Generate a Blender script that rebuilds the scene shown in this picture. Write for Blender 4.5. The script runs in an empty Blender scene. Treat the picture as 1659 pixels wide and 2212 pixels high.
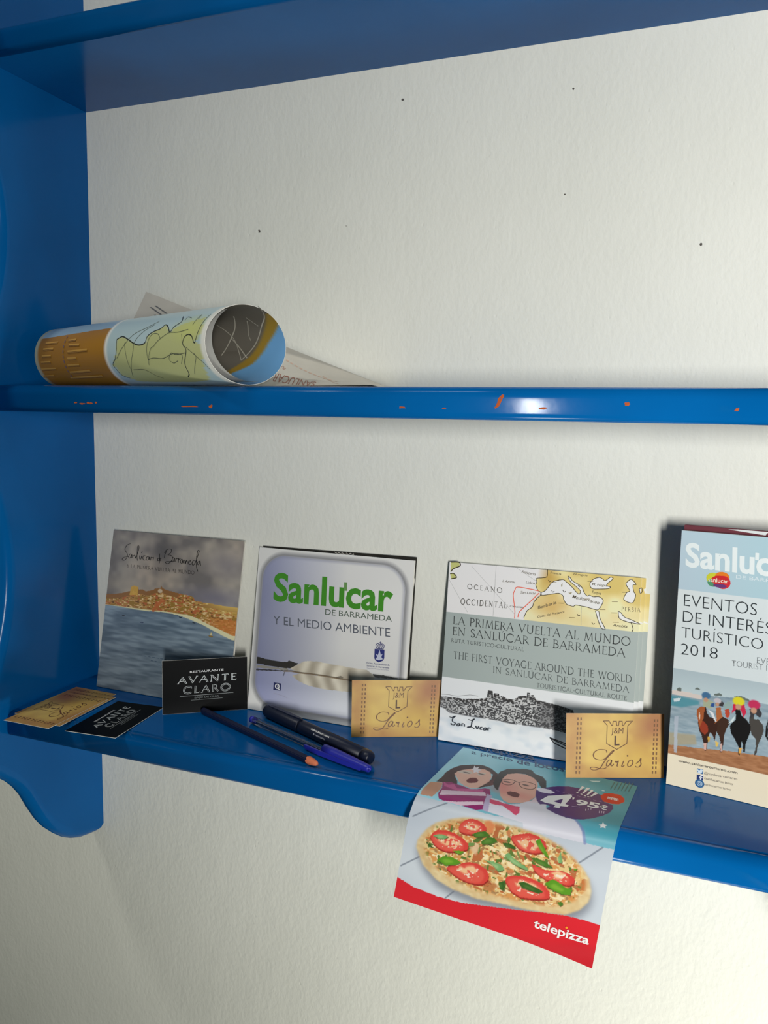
import bpy, bmesh, math, random
import numpy as np
from mathutils import Vector, Matrix
from mathutils.geometry import tessellate_polygon

# ------------------------------------------------------------------ camera, world, lights, exposure
scene = bpy.context.scene
COL = scene.collection
IMG_W, IMG_H = 1659, 2212
FOCAL_PX = 1686.9
CAM_POS = (0.62276, -0.71188, -0.025626)
YAW, PITCH, ROLL = 0.362827, 0.118456, 0.0190985


def make_camera():
    cy, sy = math.cos(YAW), math.sin(YAW)
    fwd = Vector((-sy * math.cos(PITCH), cy * math.cos(PITCH), -math.sin(PITCH)))
    right = Vector((cy, sy, 0))
    up = right.cross(fwd)
    r = math.cos(ROLL) * right + math.sin(ROLL) * up
    u = -math.sin(ROLL) * right + math.cos(ROLL) * up
    cam = bpy.data.cameras.new('camera')
    cam.sensor_fit = 'HORIZONTAL'
    cam.sensor_width = 36.0
    cam.lens = FOCAL_PX / IMG_W * 36.0
    cam.clip_start = 0.01
    o = bpy.data.objects.new('camera', cam)
    m = Matrix((r, u, -fwd)).transposed().to_4x4()
    m.translation = CAM_POS
    o.matrix_world = m
    COL.objects.link(o)
    scene.camera = o


make_camera()

world = bpy.data.worlds.new('room')
scene.world = world
world.use_nodes = True
bg = world.node_tree.nodes['Background']
bg.inputs[0].default_value = (0.84, 1.0, 0.86, 1)
bg.inputs[1].default_value = 0.055


def area_light(name, loc, target, sx, sy, power, color, spread=180):
    d = bpy.data.lights.new(name, 'AREA')
    d.shape = 'RECTANGLE'
    d.size, d.size_y = sx, sy
    d.energy = power
    d.spread = math.radians(spread)
    d.color = color
    o = bpy.data.objects.new(name, d)
    o.location = loc
    o.rotation_euler = (Vector(target) - Vector(loc)).to_track_quat('-Z', 'Y').to_euler()
    COL.objects.link(o)
    return o


# window on the right, two ceiling tubes in front of the shelf, added low fill at right standing in for light bounced from below
area_light('window_light', (1.50, -2.00, -0.05), (0.85, 0, -0.02), 0.20, 0.60, 6.6, (1.0, 0.99, 0.95), 64)
area_light('ceiling_tube_light', (0.36, -0.95, 2.10), (0.36, -0.95, 0), 0.90, 0.05, 7.0, (1.0, 0.99, 0.93))
area_light('ceiling_tube_light', (-1.15, -0.95, 2.10), (-1.15, -0.95, 0), 0.55, 0.05, 18.0, (1.0, 0.985, 0.90))
area_light('low_bounce_fill', (1.00, -0.40, -1.10), (0.78, 0, -0.52), 0.30, 0.25, 4.4, (1.0, 0.985, 0.87), 150)

scene.view_settings.view_transform = 'Standard'
scene.view_settings.look = 'None'
scene.view_settings.gamma = 1.0
scene.view_settings.use_curve_mapping = False
scene.view_settings.exposure = 0.0

# ------------------------------------------------------------------ measured layout (metres)
ZT, TH, ZB, DEP = 0.2965, 0.02505, 0.3276, 0.1357      # underside of top board, board thickness, bottom board top (below 0), depth
XR = 0.762                                             # inner face of the right-hand side panel
PT = 0.021                                             # side panel thickness
rng = random.Random(4)


# ------------------------------------------------------------------ helpers
def lin(c):
    c = np.asarray(c, float) / 255.0
    return np.where(c <= 0.04045, c / 12.92, ((c + 0.055) / 1.055) ** 2.4)


def link(o, parent=None):
    COL.objects.link(o)
    if parent is not None:
        o.parent = parent
    return o


def obj(name, mesh, mat=None, parent=None):
    if mat is not None and not mesh.materials:
        mesh.materials.append(mat)
    return link(bpy.data.objects.new(name, mesh), parent)


def thing(name, label, cat, loc=(0, 0, 0), rot=(0, 0, 0), group=None):
    o = bpy.data.objects.new(name, None)
    o.empty_display_size = 0.02
    o.location = loc
    o.rotation_euler = rot
    o['label'] = label
    o['category'] = cat
    if group:
        o['group'] = group
    return link(o)


def mesh_np(name, verts, faces, cols=None, smooth=False):
    """faces: (n,k) array of equal-size faces; cols: linear rgb per vertex."""
    verts = np.ascontiguousarray(verts, np.float32)
    faces = np.ascontiguousarray(faces, np.int32)
    me = bpy.data.meshes.new(name)
    n, k = faces.shape
    me.vertices.add(len(verts))
    me.vertices.foreach_set('co', verts.ravel())
    me.loops.add(n * k)
    me.loops.foreach_set('vertex_index', faces.ravel())
    me.polygons.add(n)
    me.polygons.foreach_set('loop_start', np.arange(0, n * k, k, dtype=np.int32))
    me.polygons.foreach_set('loop_total', np.full(n, k, np.int32))
    if smooth:
        me.polygons.foreach_set('use_smooth', np.ones(n, bool))
    me.update(calc_edges=True)
    if cols is not None:
        a = me.color_attributes.new('Ink', 'FLOAT_COLOR', 'POINT')
        c = np.ones((len(verts), 4), np.float32)
        c[:, :3] = cols
        a.data.foreach_set('color', c.ravel())
    return me


def bm_mesh(name, bm, smooth=False):
    me = bpy.data.meshes.new(name)
    bmesh.ops.recalc_face_normals(bm, faces=bm.faces)
    bm.to_mesh(me)
    bm.free()
    if smooth:
        for p in me.polygons:
            p.use_smooth = True
    return me


def box(bm, x0, x1, y0, y1, z0, z1):
    v = [bm.verts.new((x, y, z)) for x in (x0, x1) for y in (y0, y1) for z in (z0, z1)]
    for f in ((0, 1, 3, 2), (4, 6, 7, 5), (0, 4, 5, 1), (2, 3, 7, 6), (0, 2, 6, 4), (1, 5, 7, 3)):
        bm.faces.new([v[i] for i in f])


def lathe(bm, prof, seg=24, a0=0.0, zc=0.0):
    """profile (x, r) turned about the local x axis at height zc."""
    rings = []
    for x, r in prof:
        if r < 1e-6:
            rings.append([bm.verts.new((x, 0, zc))])
        else:
            rings.append([bm.verts.new((x, r * math.cos(a0 + 2 * math.pi * i / seg), zc + r * math.sin(a0 + 2 * math.pi * i / seg))) for i in range(seg)])
    for a, b in zip(rings, rings[1:]):
        for i in range(seg):
            j = (i + 1) % seg
            if len(a) == 1 and len(b) == 1:
                continue
            if len(a) == 1:
                bm.faces.new((a[0], b[j], b[i]))
            elif len(b) == 1:
                bm.faces.new((a[i], a[j], b[0]))
            else:
                bm.faces.new((a[i], a[j], b[j], b[i]))


# ------------------------------------------------------------------ materials
def new_mat(name):
    m = bpy.data.materials.new(name)
    m.use_nodes = True
    nt = m.node_tree
    return m, nt, nt.nodes['Principled BSDF']


def noise_bump(nt, bsdf, scale, strength, dist, detail=4, vec=None):
    n = nt.nodes.new('ShaderNodeTexNoise')
    n.inputs['Scale'].default_value = scale
    n.inputs['Detail'].default_value = detail
    b = nt.nodes.new('ShaderNodeBump')
    b.inputs['Strength'].default_value = strength
    b.inputs['Distance'].default_value = dist
    if vec is not None:
        nt.links.new(vec, n.inputs['Vector'])
    nt.links.new(n.outputs[0], b.inputs['Height'])
    nt.links.new(b.outputs[0], bsdf.inputs['Normal'])
    return n, b


def solid(name, srgb, rough=0.5, spec=0.5, coat=0.0, var=0.06, vscale=60, metal=0.0):
    m, nt, b = new_mat(name)
    c = lin(srgb)
    tc = nt.nodes.new('ShaderNodeTexCoord')
    n = nt.nodes.new('ShaderNodeTexNoise')
    n.inputs['Scale'].default_value = vscale
    nt.links.new(tc.outputs['Object'], n.inputs['Vector'])
    r = nt.nodes.new('ShaderNodeValToRGB')
    r.color_ramp.elements[0].color = (*(c * (1 - var)), 1)
    r.color_ramp.elements[1].color = (*np.minimum(c * (1 + var), 0.98), 1)
    nt.links.new(n.outputs[0], r.inputs[0])
    nt.links.new(r.outputs[0], b.inputs['Base Color'])
    b.inputs['Roughness'].default_value = rough
    b.inputs['Specular IOR Level'].default_value = spec
    b.inputs['Coat Weight'].default_value = coat
    b.inputs['Coat Roughness'].default_value = 0.1
    b.inputs['Metallic'].default_value = metal
    return m


def print_mat(name, rough=0.4, spec=0.4, coat=0.0, two=False):
    m, nt, b = new_mat(name)
    a = nt.nodes.new('ShaderNodeVertexColor')
    a.layer_name = 'Ink'
    nt.links.new(a.outputs[0], b.inputs['Base Color'])
    b.inputs['Roughness'].default_value = rough
    b.inputs['Specular IOR Level'].default_value = spec
    b.inputs['Coat Weight'].default_value = coat
    b.inputs['Coat Roughness'].default_value = 0.12
    return m


def blue_paint():
    m, nt, b = new_mat('blue_gloss_paint')
    tc = nt.nodes.new('ShaderNodeTexCoord')
    n = nt.nodes.new('ShaderNodeTexNoise')
    n.inputs['Scale'].default_value = 9
    n.inputs['Detail'].default_value = 5
    nt.links.new(tc.outputs['Object'], n.inputs['Vector'])
    r = nt.nodes.new('ShaderNodeValToRGB')
    r.color_ramp.elements[0].position = 0.3
    r.color_ramp.elements[1].position = 0.7
    r.color_ramp.elements[0].color = (0.0005, 0.092, 0.305, 1)
    r.color_ramp.elements[1].color = (0.0008, 0.110, 0.360, 1)
    nt.links.new(n.outputs[0], r.inputs[0])
    nt.links.new(r.outputs[0], b.inputs['Base Color'])
    b.inputs['Roughness'].default_value = 0.16
    b.inputs['Specular IOR Level'].default_value = 0.17
    noise_bump(nt, b, 55, 0.05, 0.002, 3, tc.outputs['Object'])
    return m


def plaster():
    m, nt, b = new_mat('white_plaster')
    N, L = nt.nodes.new, nt.links.new
    tc = N('ShaderNodeTexCoord')
    P = tc.outputs['Object']
    big = N('ShaderNodeTexNoise'); big.inputs['Scale'].default_value = 5; big.inputs['Detail'].default_value = 4
    L(P, big.inputs['Vector'])
    ramp = N('ShaderNodeValToRGB')
    ramp.color_ramp.elements[0].position, ramp.color_ramp.elements[1].position = 0.3, 0.7
    ramp.color_ramp.elements[0].color = (0.745, 0.748, 0.680, 1)
    ramp.color_ramp.elements[1].color = (0.795, 0.797, 0.730, 1)
    L(big.outputs[0], ramp.inputs[0])
    # flecks of dirt at the places where the wall has them
    col = ramp.outputs[0]
    for (x, z, r) in FLECKS:
        d = N('ShaderNodeVectorMath'); d.operation = 'DISTANCE'
        L(P, d.inputs[0]); d.inputs[1].default_value = (x, 0, z)
        nz = N('ShaderNodeTexNoise'); nz.inputs['Scale'].default_value = 420
        L(P, nz.inputs['Vector'])
        ad = N('ShaderNodeMath'); ad.operation = 'MULTIPLY_ADD'
        L(nz.outputs[0], ad.inputs[0]); ad.inputs[1].default_value = r * 2.2; L(d.outputs['Value'], ad.inputs[2])
        lt = N('ShaderNodeMath'); lt.operation = 'LESS_THAN'
        L(ad.outputs[0], lt.inputs[0]); lt.inputs[1].default_value = r * 1.9
        mx = N('ShaderNodeMix'); mx.data_type = 'RGBA'
        L(lt.outputs[0], mx.inputs[0]); L(col, mx.inputs[6]); mx.inputs[7].default_value = (0.10, 0.09, 0.08, 1)
        col = mx.outputs[2]
    L(col, b.inputs['Base Color'])
    b.inputs['Roughness'].default_value = 0.75
    b.inputs['Specular IOR Level'].default_value = 0.25
    # rolled plaster: lumps, fine grain and pinholes
    mp = N('ShaderNodeMapping'); mp.inputs['Scale'].default_value = (1.25, 1, 0.8)
    L(P, mp.inputs['Vector'])
    n1 = N('ShaderNodeTexNoise'); n1.inputs['Scale'].default_value = 190; n1.inputs['Detail'].default_value = 3
    n2 = N('ShaderNodeTexNoise'); n2.inputs['Scale'].default_value = 34; n2.inputs['Detail'].default_value = 3
    vo = N('ShaderNodeTexVoronoi'); vo.inputs['Scale'].default_value = 95
    for n in (n1, n2, vo):
        L(mp.outputs[0], n.inputs['Vector'])
    pit = N('ShaderNodeMapRange'); L(vo.outputs['Distance'], pit.inputs[0])
    pit.inputs[1].default_value, pit.inputs[2].default_value = 0.02, 0.14
    pit.inputs[3].default_value, pit.inputs[4].default_value = -0.55, 0.0
    m1 = N('ShaderNodeMath'); m1.operation = 'MULTIPLY_ADD'
    L(n2.outputs[0], m1.inputs[0]); m1.inputs[1].default_value = 1.5; L(n1.outputs[0], m1.inputs[2])
    # pinholes only in patches
    gate = N('ShaderNodeMapRange'); L(n2.outputs[0], gate.inputs[0])
    gate.inputs[1].default_value, gate.inputs[2].default_value = 0.48, 0.6
    gm = N('ShaderNodeMath'); gm.operation = 'MULTIPLY'; L(pit.outputs[0], gm.inputs[0]); L(gate.outputs[0], gm.inputs[1])
    m2 = N('ShaderNodeMath'); m2.operation = 'ADD'; L(m1.outputs[0], m2.inputs[0]); L(gm.outputs[0], m2.inputs[1])
    bp = N('ShaderNodeBump'); bp.inputs['Strength'].default_value = 0.24; bp.inputs['Distance'].default_value = 0.0022
    L(m2.outputs[0], bp.inputs['Height']); L(bp.outputs[0], b.inputs['Normal'])
    return m


def clear_plastic():
    m, nt, b = new_mat('clear_plastic')
    b.inputs['Base Color'].default_value = (0.93, 0.96, 0.97, 1)
    b.inputs['Transmission Weight'].default_value = 1.0
    b.inputs['IOR'].default_value = 1.30
    noise_bump(nt, b, 90, 0.03, 0.0005)
    b.inputs['Roughness'].default_value = 0.06
    return m


# ------------------------------------------------------------------ measured outlines, millimetres on each sheet (u across, v up)
ITEMS = {'L2': (0.546, -0.0598, 22.88, 7.54, 0.085, 0.055), 'L1': (0.3441, -0.0541, 24.48, 3.46, 0.085, 0.055), 'AV': (0.1465, -0.0785, 34.0, 4.31, 0.085, 0.055), 'B1': (0.0289, -0.039, -0.73, 11.01, 0.1706, 0.1748), 'B2': (0.2165, -0.0304, -0.34, 8.42, 0.1711, 0.1681), 'B3': (0.4225, -0.0283, 0.33, 7.55, 0.1738, 0.1689), 'B4': (0.6265, -0.0374, -9.48, -0.79, 0.099, 0.2167)}
DATA = {
 'B1': {
  'skyline': [0.8, 102.8, 11.3, 103.8, 20.9, 105.8, 32.1, 109.2, 32.3, 113.6, 34.1, 112.3, 36.1, 115.5, 37.7, 112.7, 40.5, 114.4, 43.3, 111.7, 48, 112.4, 53, 110.7, 62.3, 113.1, 64.4, 114.8, 71.4, 115.9, 72.1, 118.9, 74.3, 116.2, 79.7, 114.8, 88, 113.7, 99.8, 112.4, 110.2, 111.6, 114.8, 110.6, 117.6, 106.6, 128.9, 106.3, 145.7, 105.7, 156.7, 105, 168.7, 104.9],
  'coast': [0.7, 90.4, 19.3, 90.5, 36.5, 89.9, 58.2, 89.8, 79.3, 90.6, 96.9, 89.6, 108.6, 87.6, 120.3, 85, 131.9, 82.1, 143.4, 78.3, 154.9, 74.5, 166.7, 71.3],
  'beach': [0.6, 91, 19.2, 91.3, 36.4, 91, 58, 90.9, 79.2, 91.8, 96.7, 91.2, 108.1, 91.1, 119.7, 89.5, 131.4, 85.8, 142.9, 82.4, 154.3, 79.5, 167.3, 75.7],
  'boat': [26, 81.6],
  'boat2': [51.5, 77.1],
  'boat3': [101.1, 87.7],
  'boat4': [118.7, 83.9],
  'boat5': [141.4, 72.4],
  'rust': [65.1, 91.5, 69.1, 96.8, 75.3, 103.2],
  'sub': [23.9, 134.5, 113, 134.7, 23.5, 138.2],
  's0': [25.4, 161.1, 22.6, 160.2, 19.8, 157.8, 18.5, 154.8, 19.7, 152.4, 22.3, 149.7, 22.7, 146.2, 20.9, 143.2, 18, 141.8, 16.3, 143.1, 17.6, 145, 21.4, 146.1, 24.9, 146.7],
  's1': [28.5, 149.2, 26.2, 149.7, 24.8, 147.1, 25.3, 145, 27.2, 145.8, 28.8, 149.2, 29, 145.3],
  's2': [30.3, 145.4, 30.3, 148.6, 31.3, 147.6, 32.5, 149.1, 33.6, 147.4, 33.8, 145.3],
  's3': [33.8, 145.3, 35.6, 148.7, 37, 154.5, 37.3, 158.4, 36.3, 159.8, 35.4, 158.3, 35.5, 153.7, 36.1, 146.6, 37.4, 143.1],
  's4': [39.5, 149, 39.9, 145.5, 41.3, 145.2, 42.3, 148.9, 43, 145.4],
  's5': [41.2, 152, 42.3, 153.8],
  's6': [47.2, 149.6, 45, 149.4, 44, 147.2, 45.3, 144.5, 48.2, 145.1],
  's7': [52.1, 148.2, 49.9, 148.8, 48.6, 146.5, 49.5, 144.8, 51.6, 145.7, 52.3, 148.6, 53.1, 145.1],
  's8': [54.7, 144.9, 54.7, 148.5, 55.7, 147.5, 58.1, 148.7, 57.7, 145.2],
  's9': [65.6, 153.2, 66.5, 142.8],
  's10': [65.4, 148.3, 63.8, 147.4, 64.1, 145.4, 65.9, 145.9],
  's11': [67.1, 147.2, 68.2, 148, 67.1, 148.6, 66.6, 147, 67.4, 145.6, 68.8, 146],
  's12': [74.5, 156.8, 72.8, 153.1, 72.5, 148.9],
  's13': [71.8, 154.4, 73.9, 157.8, 77.9, 159.5, 80.6, 158.6, 80.1, 155.5, 76.7, 152.7, 80.1, 152.7, 82.9, 150.4, 81.7, 146.1, 77.9, 143.4, 74.9, 143.8, 75.1, 145.2, 79.3, 145.9, 83.4, 146.3],
  's14': [85.4, 150.6, 83.3, 150.5, 82.8, 147.6, 84.3, 145.7, 85.5, 150, 86.4, 146.2],
  's15': [87.6, 146, 87.5, 150.1, 88.5, 149.2, 90, 150.3],
  's16': [91, 145.5, 90.9, 150.1, 91.8, 149.1, 93.4, 150.3],
  's17': [96.4, 149.5, 94.3, 149.3, 93.8, 146.5, 95.7, 144.9, 96.6, 148.8, 97.3, 145.4],
  's18': [98.6, 144.8, 98.5, 149, 99.9, 148, 100.4, 145, 101.4, 148.9, 102.4, 147.9, 102.9, 144.8],
  's19': [104.2, 146.7, 106.4, 148.6, 105.4, 149.5, 104.1, 147.3, 105.2, 144.7, 107.6, 145.2],
  's20': [112.4, 149.4, 109.6, 148.9, 108.8, 145.7, 110.6, 144.4, 112.7, 147.4, 114.4, 153, 116.1, 159.4, 115.1, 161, 114.1, 159.2, 113.8, 151.6, 114.8, 143.4, 117.1, 138.1],
  's21': [117.8, 149.2, 115.8, 148.3, 115.7, 145.9, 117.4, 145.7, 118.5, 149.9, 119.8, 144.6],
 },
 'B2': {
  'panelL': [6.2, 87],
  'panelR': [164.6, 104.8],
  'panelT': [81.4, 160.9],
  'panelB': [80.8, 8.1],
  'arcTL': [7.4, 138.2, 35, 160.6],
  'edgeTR': [167.2, 165.4, 172.6, 141.8, 173.8, 55.2],
  'san': [20.5, 115.1, 152.2, 117.1, 19.6, 143.3],
  'acc': [98.8, 140.6, 102.2, 140.7, 102.5, 132.3, 99.1, 132.2],
  'deb': [80.7, 106.4, 152.2, 107.2, 80.5, 112],
  'yel': [23.1, 90.5, 151.6, 92.2, 22.4, 98.8],
  'shield': [136.4, 78.8, 146.8, 79.2, 147.1, 71.1, 146, 68.5, 141.6, 66.3, 138, 67.8, 136.7, 69.8],
  'star': [141.8, 78.4, 143.3, 73.8, 145.1, 75.1, 144, 71.8, 145.8, 69.9, 141.8, 68.3, 137.9, 68.9, 139.5, 71.2, 138.1, 74.2, 140.2, 73.1],
  'crown1': [138.6, 79.6, 137.5, 82.1, 138.7, 84.2, 140.8, 84.1, 141.8, 82.9, 141.8, 79.9],
  'crown2': [141.8, 82.9, 143, 84.4, 145.1, 84.3, 146.1, 82.7, 145.4, 79.9],
  'crown3': [140.5, 79.8, 139.7, 82.4, 140.6, 83.8],
  'crown4': [143.6, 79.9, 144.1, 82.7, 143, 84.1],
  'crown5': [142, 86.7, 142, 84.2],
  'crown6': [140.9, 85.5, 143.2, 85.6],
  'crown7': [138.3, 79.4, 145.7, 79.7],
  'c1': [129.1, 63.5, 153.1, 64.2, 129, 65.3],
  'c2': [129.3, 60.9, 153, 61.6, 129.2, 62.4],
  'c3': [129.9, 58.6, 152.6, 59.7, 129.8, 59.8],
  'qbox': [28.5, 31.1, 37.1, 31.2, 37.1, 23.8, 28.5, 23.6],
  'up': [46.3, 48, 52.8, 51.9, 61.1, 56.9, 68.3, 58.3, 78, 58.7, 87.7, 58.1, 96.1, 57.6, 104.5, 57.6, 115.1, 57.1, 125.6, 57.2, 130.2, 57.2, 136.2, 53.8, 138.7, 51.5, 137.8, 48.7, 117.2, 44.8, 103.1, 45.5, 86.3, 46, 69.4, 45.3, 54.6, 45.5, 47.6, 47],
  'low': [48.8, 40.9, 55.3, 36.8, 65.4, 33.8, 76.5, 32.6, 89.8, 32.3, 102.9, 32.8, 116.4, 33.7, 115.6, 43.5, 93.6, 44.8, 75.5, 44.5, 57.2, 44.2],
  'quill': [39.1, 44, 47.2, 45.1, 54.7, 44.7, 69.4, 45.1, 86.4, 45.2, 103.1, 44.7, 117.3, 44.3],
  'quill2': [39.9, 43, 38.9, 39.5],
  'tree': [7, 55, 18.7, 53.6, 30.2, 53.4, 42.1, 53.6, 43.8, 55.7, 48.9, 54.7, 55.2, 53.9, 50.5, 50.5, 45.7, 47.7, 32, 47, 19.2, 47.5, 7, 47.6],
  'strip': [7.1, 46.5, 32, 46.7, 45.7, 47.4, 42.8, 45.3, 6.7, 43.4],
  'dark': [6.8, 42.5, 43.4, 45.1, 43.5, 44.3, 6.7, 40.7],
  'treer': [135.6, 54, 147.6, 54.6, 154.4, 54.1, 162.3, 53.8, 162.4, 52.8, 137.6, 51.1],
  'bird': [97.7, 45.9, 102.3, 47.8, 105.9, 46.8, 103.7, 45.4],
 },
 'B3': {
  'bandtop': [1.1, 121.8, 174.2, 121.3],
  'atl': [92.1, 169.4, 92.1, 163.1, 88.2, 161.6, 82.7, 160.4, 83.3, 157.3, 82.6, 154.3, 84.9, 149.6, 87.3, 148.3, 88, 146, 85.3, 143.4, 82, 139, 80.6, 134.2, 76.2, 130.2, 73.6, 123.8],
  'med': [87.9, 148.2, 91.2, 149.9, 94.4, 154.2, 96.5, 157.7, 100.4, 160, 106.6, 161.5, 109.6, 159.7, 114.9, 155.6, 118.5, 151.9, 121.5, 149.8, 122.4, 152.8, 118.3, 156.5, 112.9, 160.6, 110.7, 164.8, 112.7, 164, 115.2, 161, 121, 158.1, 123.9, 155.6, 125.9, 151.4, 128.8, 148.8, 130.4, 149.8, 133.8, 148.7, 138.8, 149.2, 142, 147.3, 142.4, 144.5, 140, 139.1, 137.9, 137.5, 134, 137.9, 129.4, 138.9, 123.8, 139.5, 119.3, 139.8, 117.1, 138.5, 113.7, 138.9, 110.8, 140.1, 108.3, 143.9, 107.2, 147.3, 103.4, 148.9, 98.3, 147.8, 90.3, 145.9, 87.4, 146],
  'black': [130.3, 160.4, 132.9, 164.1, 137.8, 166.3, 140.6, 165.4, 143.4, 163.9, 147.6, 167.4, 149.8, 166.2, 145.7, 161.9, 144.8, 159.5, 148.1, 158.7, 146, 157, 138.4, 156, 132.9, 155.7, 130.7, 157.6],
  'casp': [160.9, 163.2, 165, 167, 169.5, 162.9, 166.9, 162.1, 167.8, 156.6, 169.6, 153.4, 167.8, 147, 164.1, 146.6, 159.8, 149, 161.9, 154.9, 164.5, 156.8, 161.6, 161],
  'aral': [172.2, 159, 174.2, 160.3, 174.8, 157.2, 173.4, 155.4],
  'red': [136.5, 136.4, 139.4, 136.2, 140.9, 130, 145.8, 121.3, 142.7, 121.7, 139.6, 127.6],
  'gulf': [155.9, 137.9, 158.2, 137, 161.6, 133.4, 167.1, 131.7, 175, 128.7, 168.3, 129.1, 165.1, 129.3, 157.4, 131.8],
  'arab': [167.2, 129.5, 169.2, 124.1, 168.3, 121.2],
  'amer': [1.2, 168.8, 9.3, 169.2, 10.5, 165.9, 4.7, 163, 1.8, 159.7],
  'amer2': [1.3, 157.8, 5, 158.1, 7.8, 154.7, 2.8, 153],
  'sic': [111.9, 150.1, 115.2, 151, 114.2, 148.9],
  'sard': [105.2, 157, 106.2, 158.2, 106.4, 155.4, 105.4, 155],
  'route1': [85.5, 149.3, 77.2, 150.3, 66, 151, 63.8, 147.8, 62.6, 143, 64.9, 130.2, 65.2, 121.9],
  'route2': [86.2, 147.6, 81.3, 141.9, 74.7, 134.7, 69.2, 128.3, 68.1, 123.4],
  'g1': [21.7, 166.6, 65.9, 125],
  'g2': [45, 169.4, 45, 122.2],
  'g3': [1, 151.7, 20.5, 123.2],
  'g4': [124.4, 138.6, 124.9, 122.4],
  'g5': [63, 169.1, 83.8, 157.4],
  'oce': [19, 145.1, 52.1, 144.3, 18.7, 149.6],
  'occ': [13.4, 130, 57.2, 130.6, 13.4, 135.4],
  'medt': [115.5, 145.8, 139.2, 142.4, 116, 148.7],
  'per': [158.6, 138.7, 174.2, 139.2, 158.5, 142.1],
  'azo': [51.8, 154.4, 63.4, 154.3, 51.9, 156.5],
  'lis': [73.4, 155.2, 81.6, 155, 73.4, 157.2],
  'fin': [68.9, 164.3, 81.7, 163, 69.1, 166.7],
  'slu': [69, 145.6, 82.8, 145.9, 69.1, 147.8],
  'can': [57.1, 132, 72.5, 132.2, 57.2, 133.9],
  'neg': [132.1, 158.9, 145.4, 158.7, 132.1, 160.9],
  'ber': [86, 132.6, 102.3, 139.3, 85.2, 135.2],
  'ara': [151.9, 124.4, 164.3, 124.4, 151.9, 126.7],
  'tur': [132, 151.8, 140.3, 151.1, 132.1, 154.1],
  'bar': [94.9, 165.9, 104.6, 165.6, 95, 167.7],
  'tun': [85.9, 124.7, 109.6, 131.9, 85.4, 126.7],
  'hun': [115.4, 166.6, 127.7, 166.3, 115.5, 168.3],
  'bandbot': [0.9, 61.1, 174, 58.5],
  't1': [7.2, 110.6, 167.7, 108.9, 7.1, 118.1],
  't2': [7.4, 100.6, 163.8, 98.6, 7.3, 108],
  't3': [6.7, 93.6, 75.5, 93, 6.7, 96.9],
  't4': [10, 78.4, 170.8, 76.9, 9.8, 85],
  't5': [48.3, 70, 169, 68.1, 48.1, 75.8],
  't6': [89.2, 62, 167.6, 61.2, 89.2, 65.8],
  'esky': [0.1, 41.2, 11.9, 41.9, 23.2, 42.1, 35.9, 43.8, 44.3, 46, 44.3, 48.3, 45.1, 52.6, 48.9, 52.7, 49.5, 49.4, 50.7, 50.9, 54.9, 51, 55.4, 49, 59.1, 49.6, 62.6, 48, 69.2, 47.7, 73.1, 51.5, 81.2, 53.1, 81.8, 56, 83.2, 53.4, 86.7, 54.7, 89.4, 50.6, 99.2, 49.6, 105.6, 48.9, 112.8, 47.9, 122.4, 46.1],
  'ebot': [-0.4, 32.2, 9.4, 27.3, 30.2, 26.7, 51.4, 26.9, 68.1, 25.8, 84.5, 26.3, 100.6, 26.4, 108.7, 25.6, 120.6, 24.3],
  'hill': [0.4, 43.4, 7.4, 43.8, 16.1, 43.6, 23, 45.3, 28.9, 46.5, 35.8, 46.3],
  'cast1': [44.7, 46.3, 45.1, 52.6, 48.9, 52.7, 49.7, 46.6],
  'cast2': [51, 46.6, 50.8, 50.9, 55, 51, 55.6, 47],
  'cast3': [81.3, 50.3, 81.4, 55.6, 83.3, 55.7, 83.9, 50.6],
  'ship1': [103.8, 18.6, 118.8, 15.2, 119.1, 10.8, 107.8, 14.4, 103.8, 18.6],
  'ship2': [105.2, 17.6, 118.9, 13.4],
  'ship3': [119.1, 10.8, 126.2, 10.4],
  'stair': [72, 30.1, 82.9, 38.7],
  'stair2': [78.7, 27.8, 84.5, 38.5],
  'l0': [9.7, 23.1, 12.3, 23, 15.5, 24.7, 13.2, 22.2, 13, 19.4, 15.7, 18.2, 14.9, 16.4, 12.3, 16.2, 11.6, 17.5],
  'l1': [20, 18.4, 17.9, 17.6, 17.8, 16, 19.3, 16.2, 20.3, 18.2, 20.6, 16.2],
  'l2': [22.3, 16.2, 22.4, 18.5, 24.3, 18.5, 24.7, 16.2],
  'l3': [28, 23.4, 30.9, 23, 33.9, 24.8, 31.8, 22.3, 31.2, 18, 29.6, 16.1, 27.6, 16.2, 30.8, 17.1, 34.5, 15.6],
  'l4': [35.4, 18.7, 36.9, 16, 38.4, 18.7],
  'l5': [41.8, 18.4, 40, 17.7, 39.9, 15.9, 42, 16.4],
  'l6': [45.2, 18.4, 43.4, 17.6, 43.3, 15.9, 44.7, 16.1, 45.7, 18.2, 46.1, 16],
  'l7': [47.2, 16, 47.5, 18.5, 49.6, 18.4],
 },
 'B4': {
  'z1': [-0.1, 168.9, 66.3, 167.6],
  'z2': [0.1, 101.5, 70.9, 101.7],
  'z3': [0.6, 26.9, 75.9, 28.2],
  'san': [4.4, 188, 88.4, 187.1, 3.5, 207.2],
  'acc': [55, 204, 57.6, 203.9, 57.8, 198.3, 55.2, 198.4],
  'deb': [42.5, 182.2, 88.3, 181.7, 42.5, 185],
  'logo': [30.3, 179.4, 38.8, 179.3, 30, 186],
  'lt': [22.5, 177.3, 37.4, 177.5, 22.3, 180.6],
  'ev': [5.2, 154.8, 59.3, 154.5, 5, 164.4],
  'di': [5.2, 141.4, 70.9, 141, 5, 150.8],
  'tu': [5, 128.2, 65.6, 127.8, 4.7, 137],
  'yr': [5.3, 114, 33.3, 114.7, 5, 123.2],
  'e1': [62, 116.5, 92.3, 117.6, 61.8, 121.3],
  'e2': [44.2, 110.9, 92.7, 112.2, 43.9, 115.7],
  'www': [8.7, 21.8, 54, 22.5, 8.7, 24],
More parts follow.
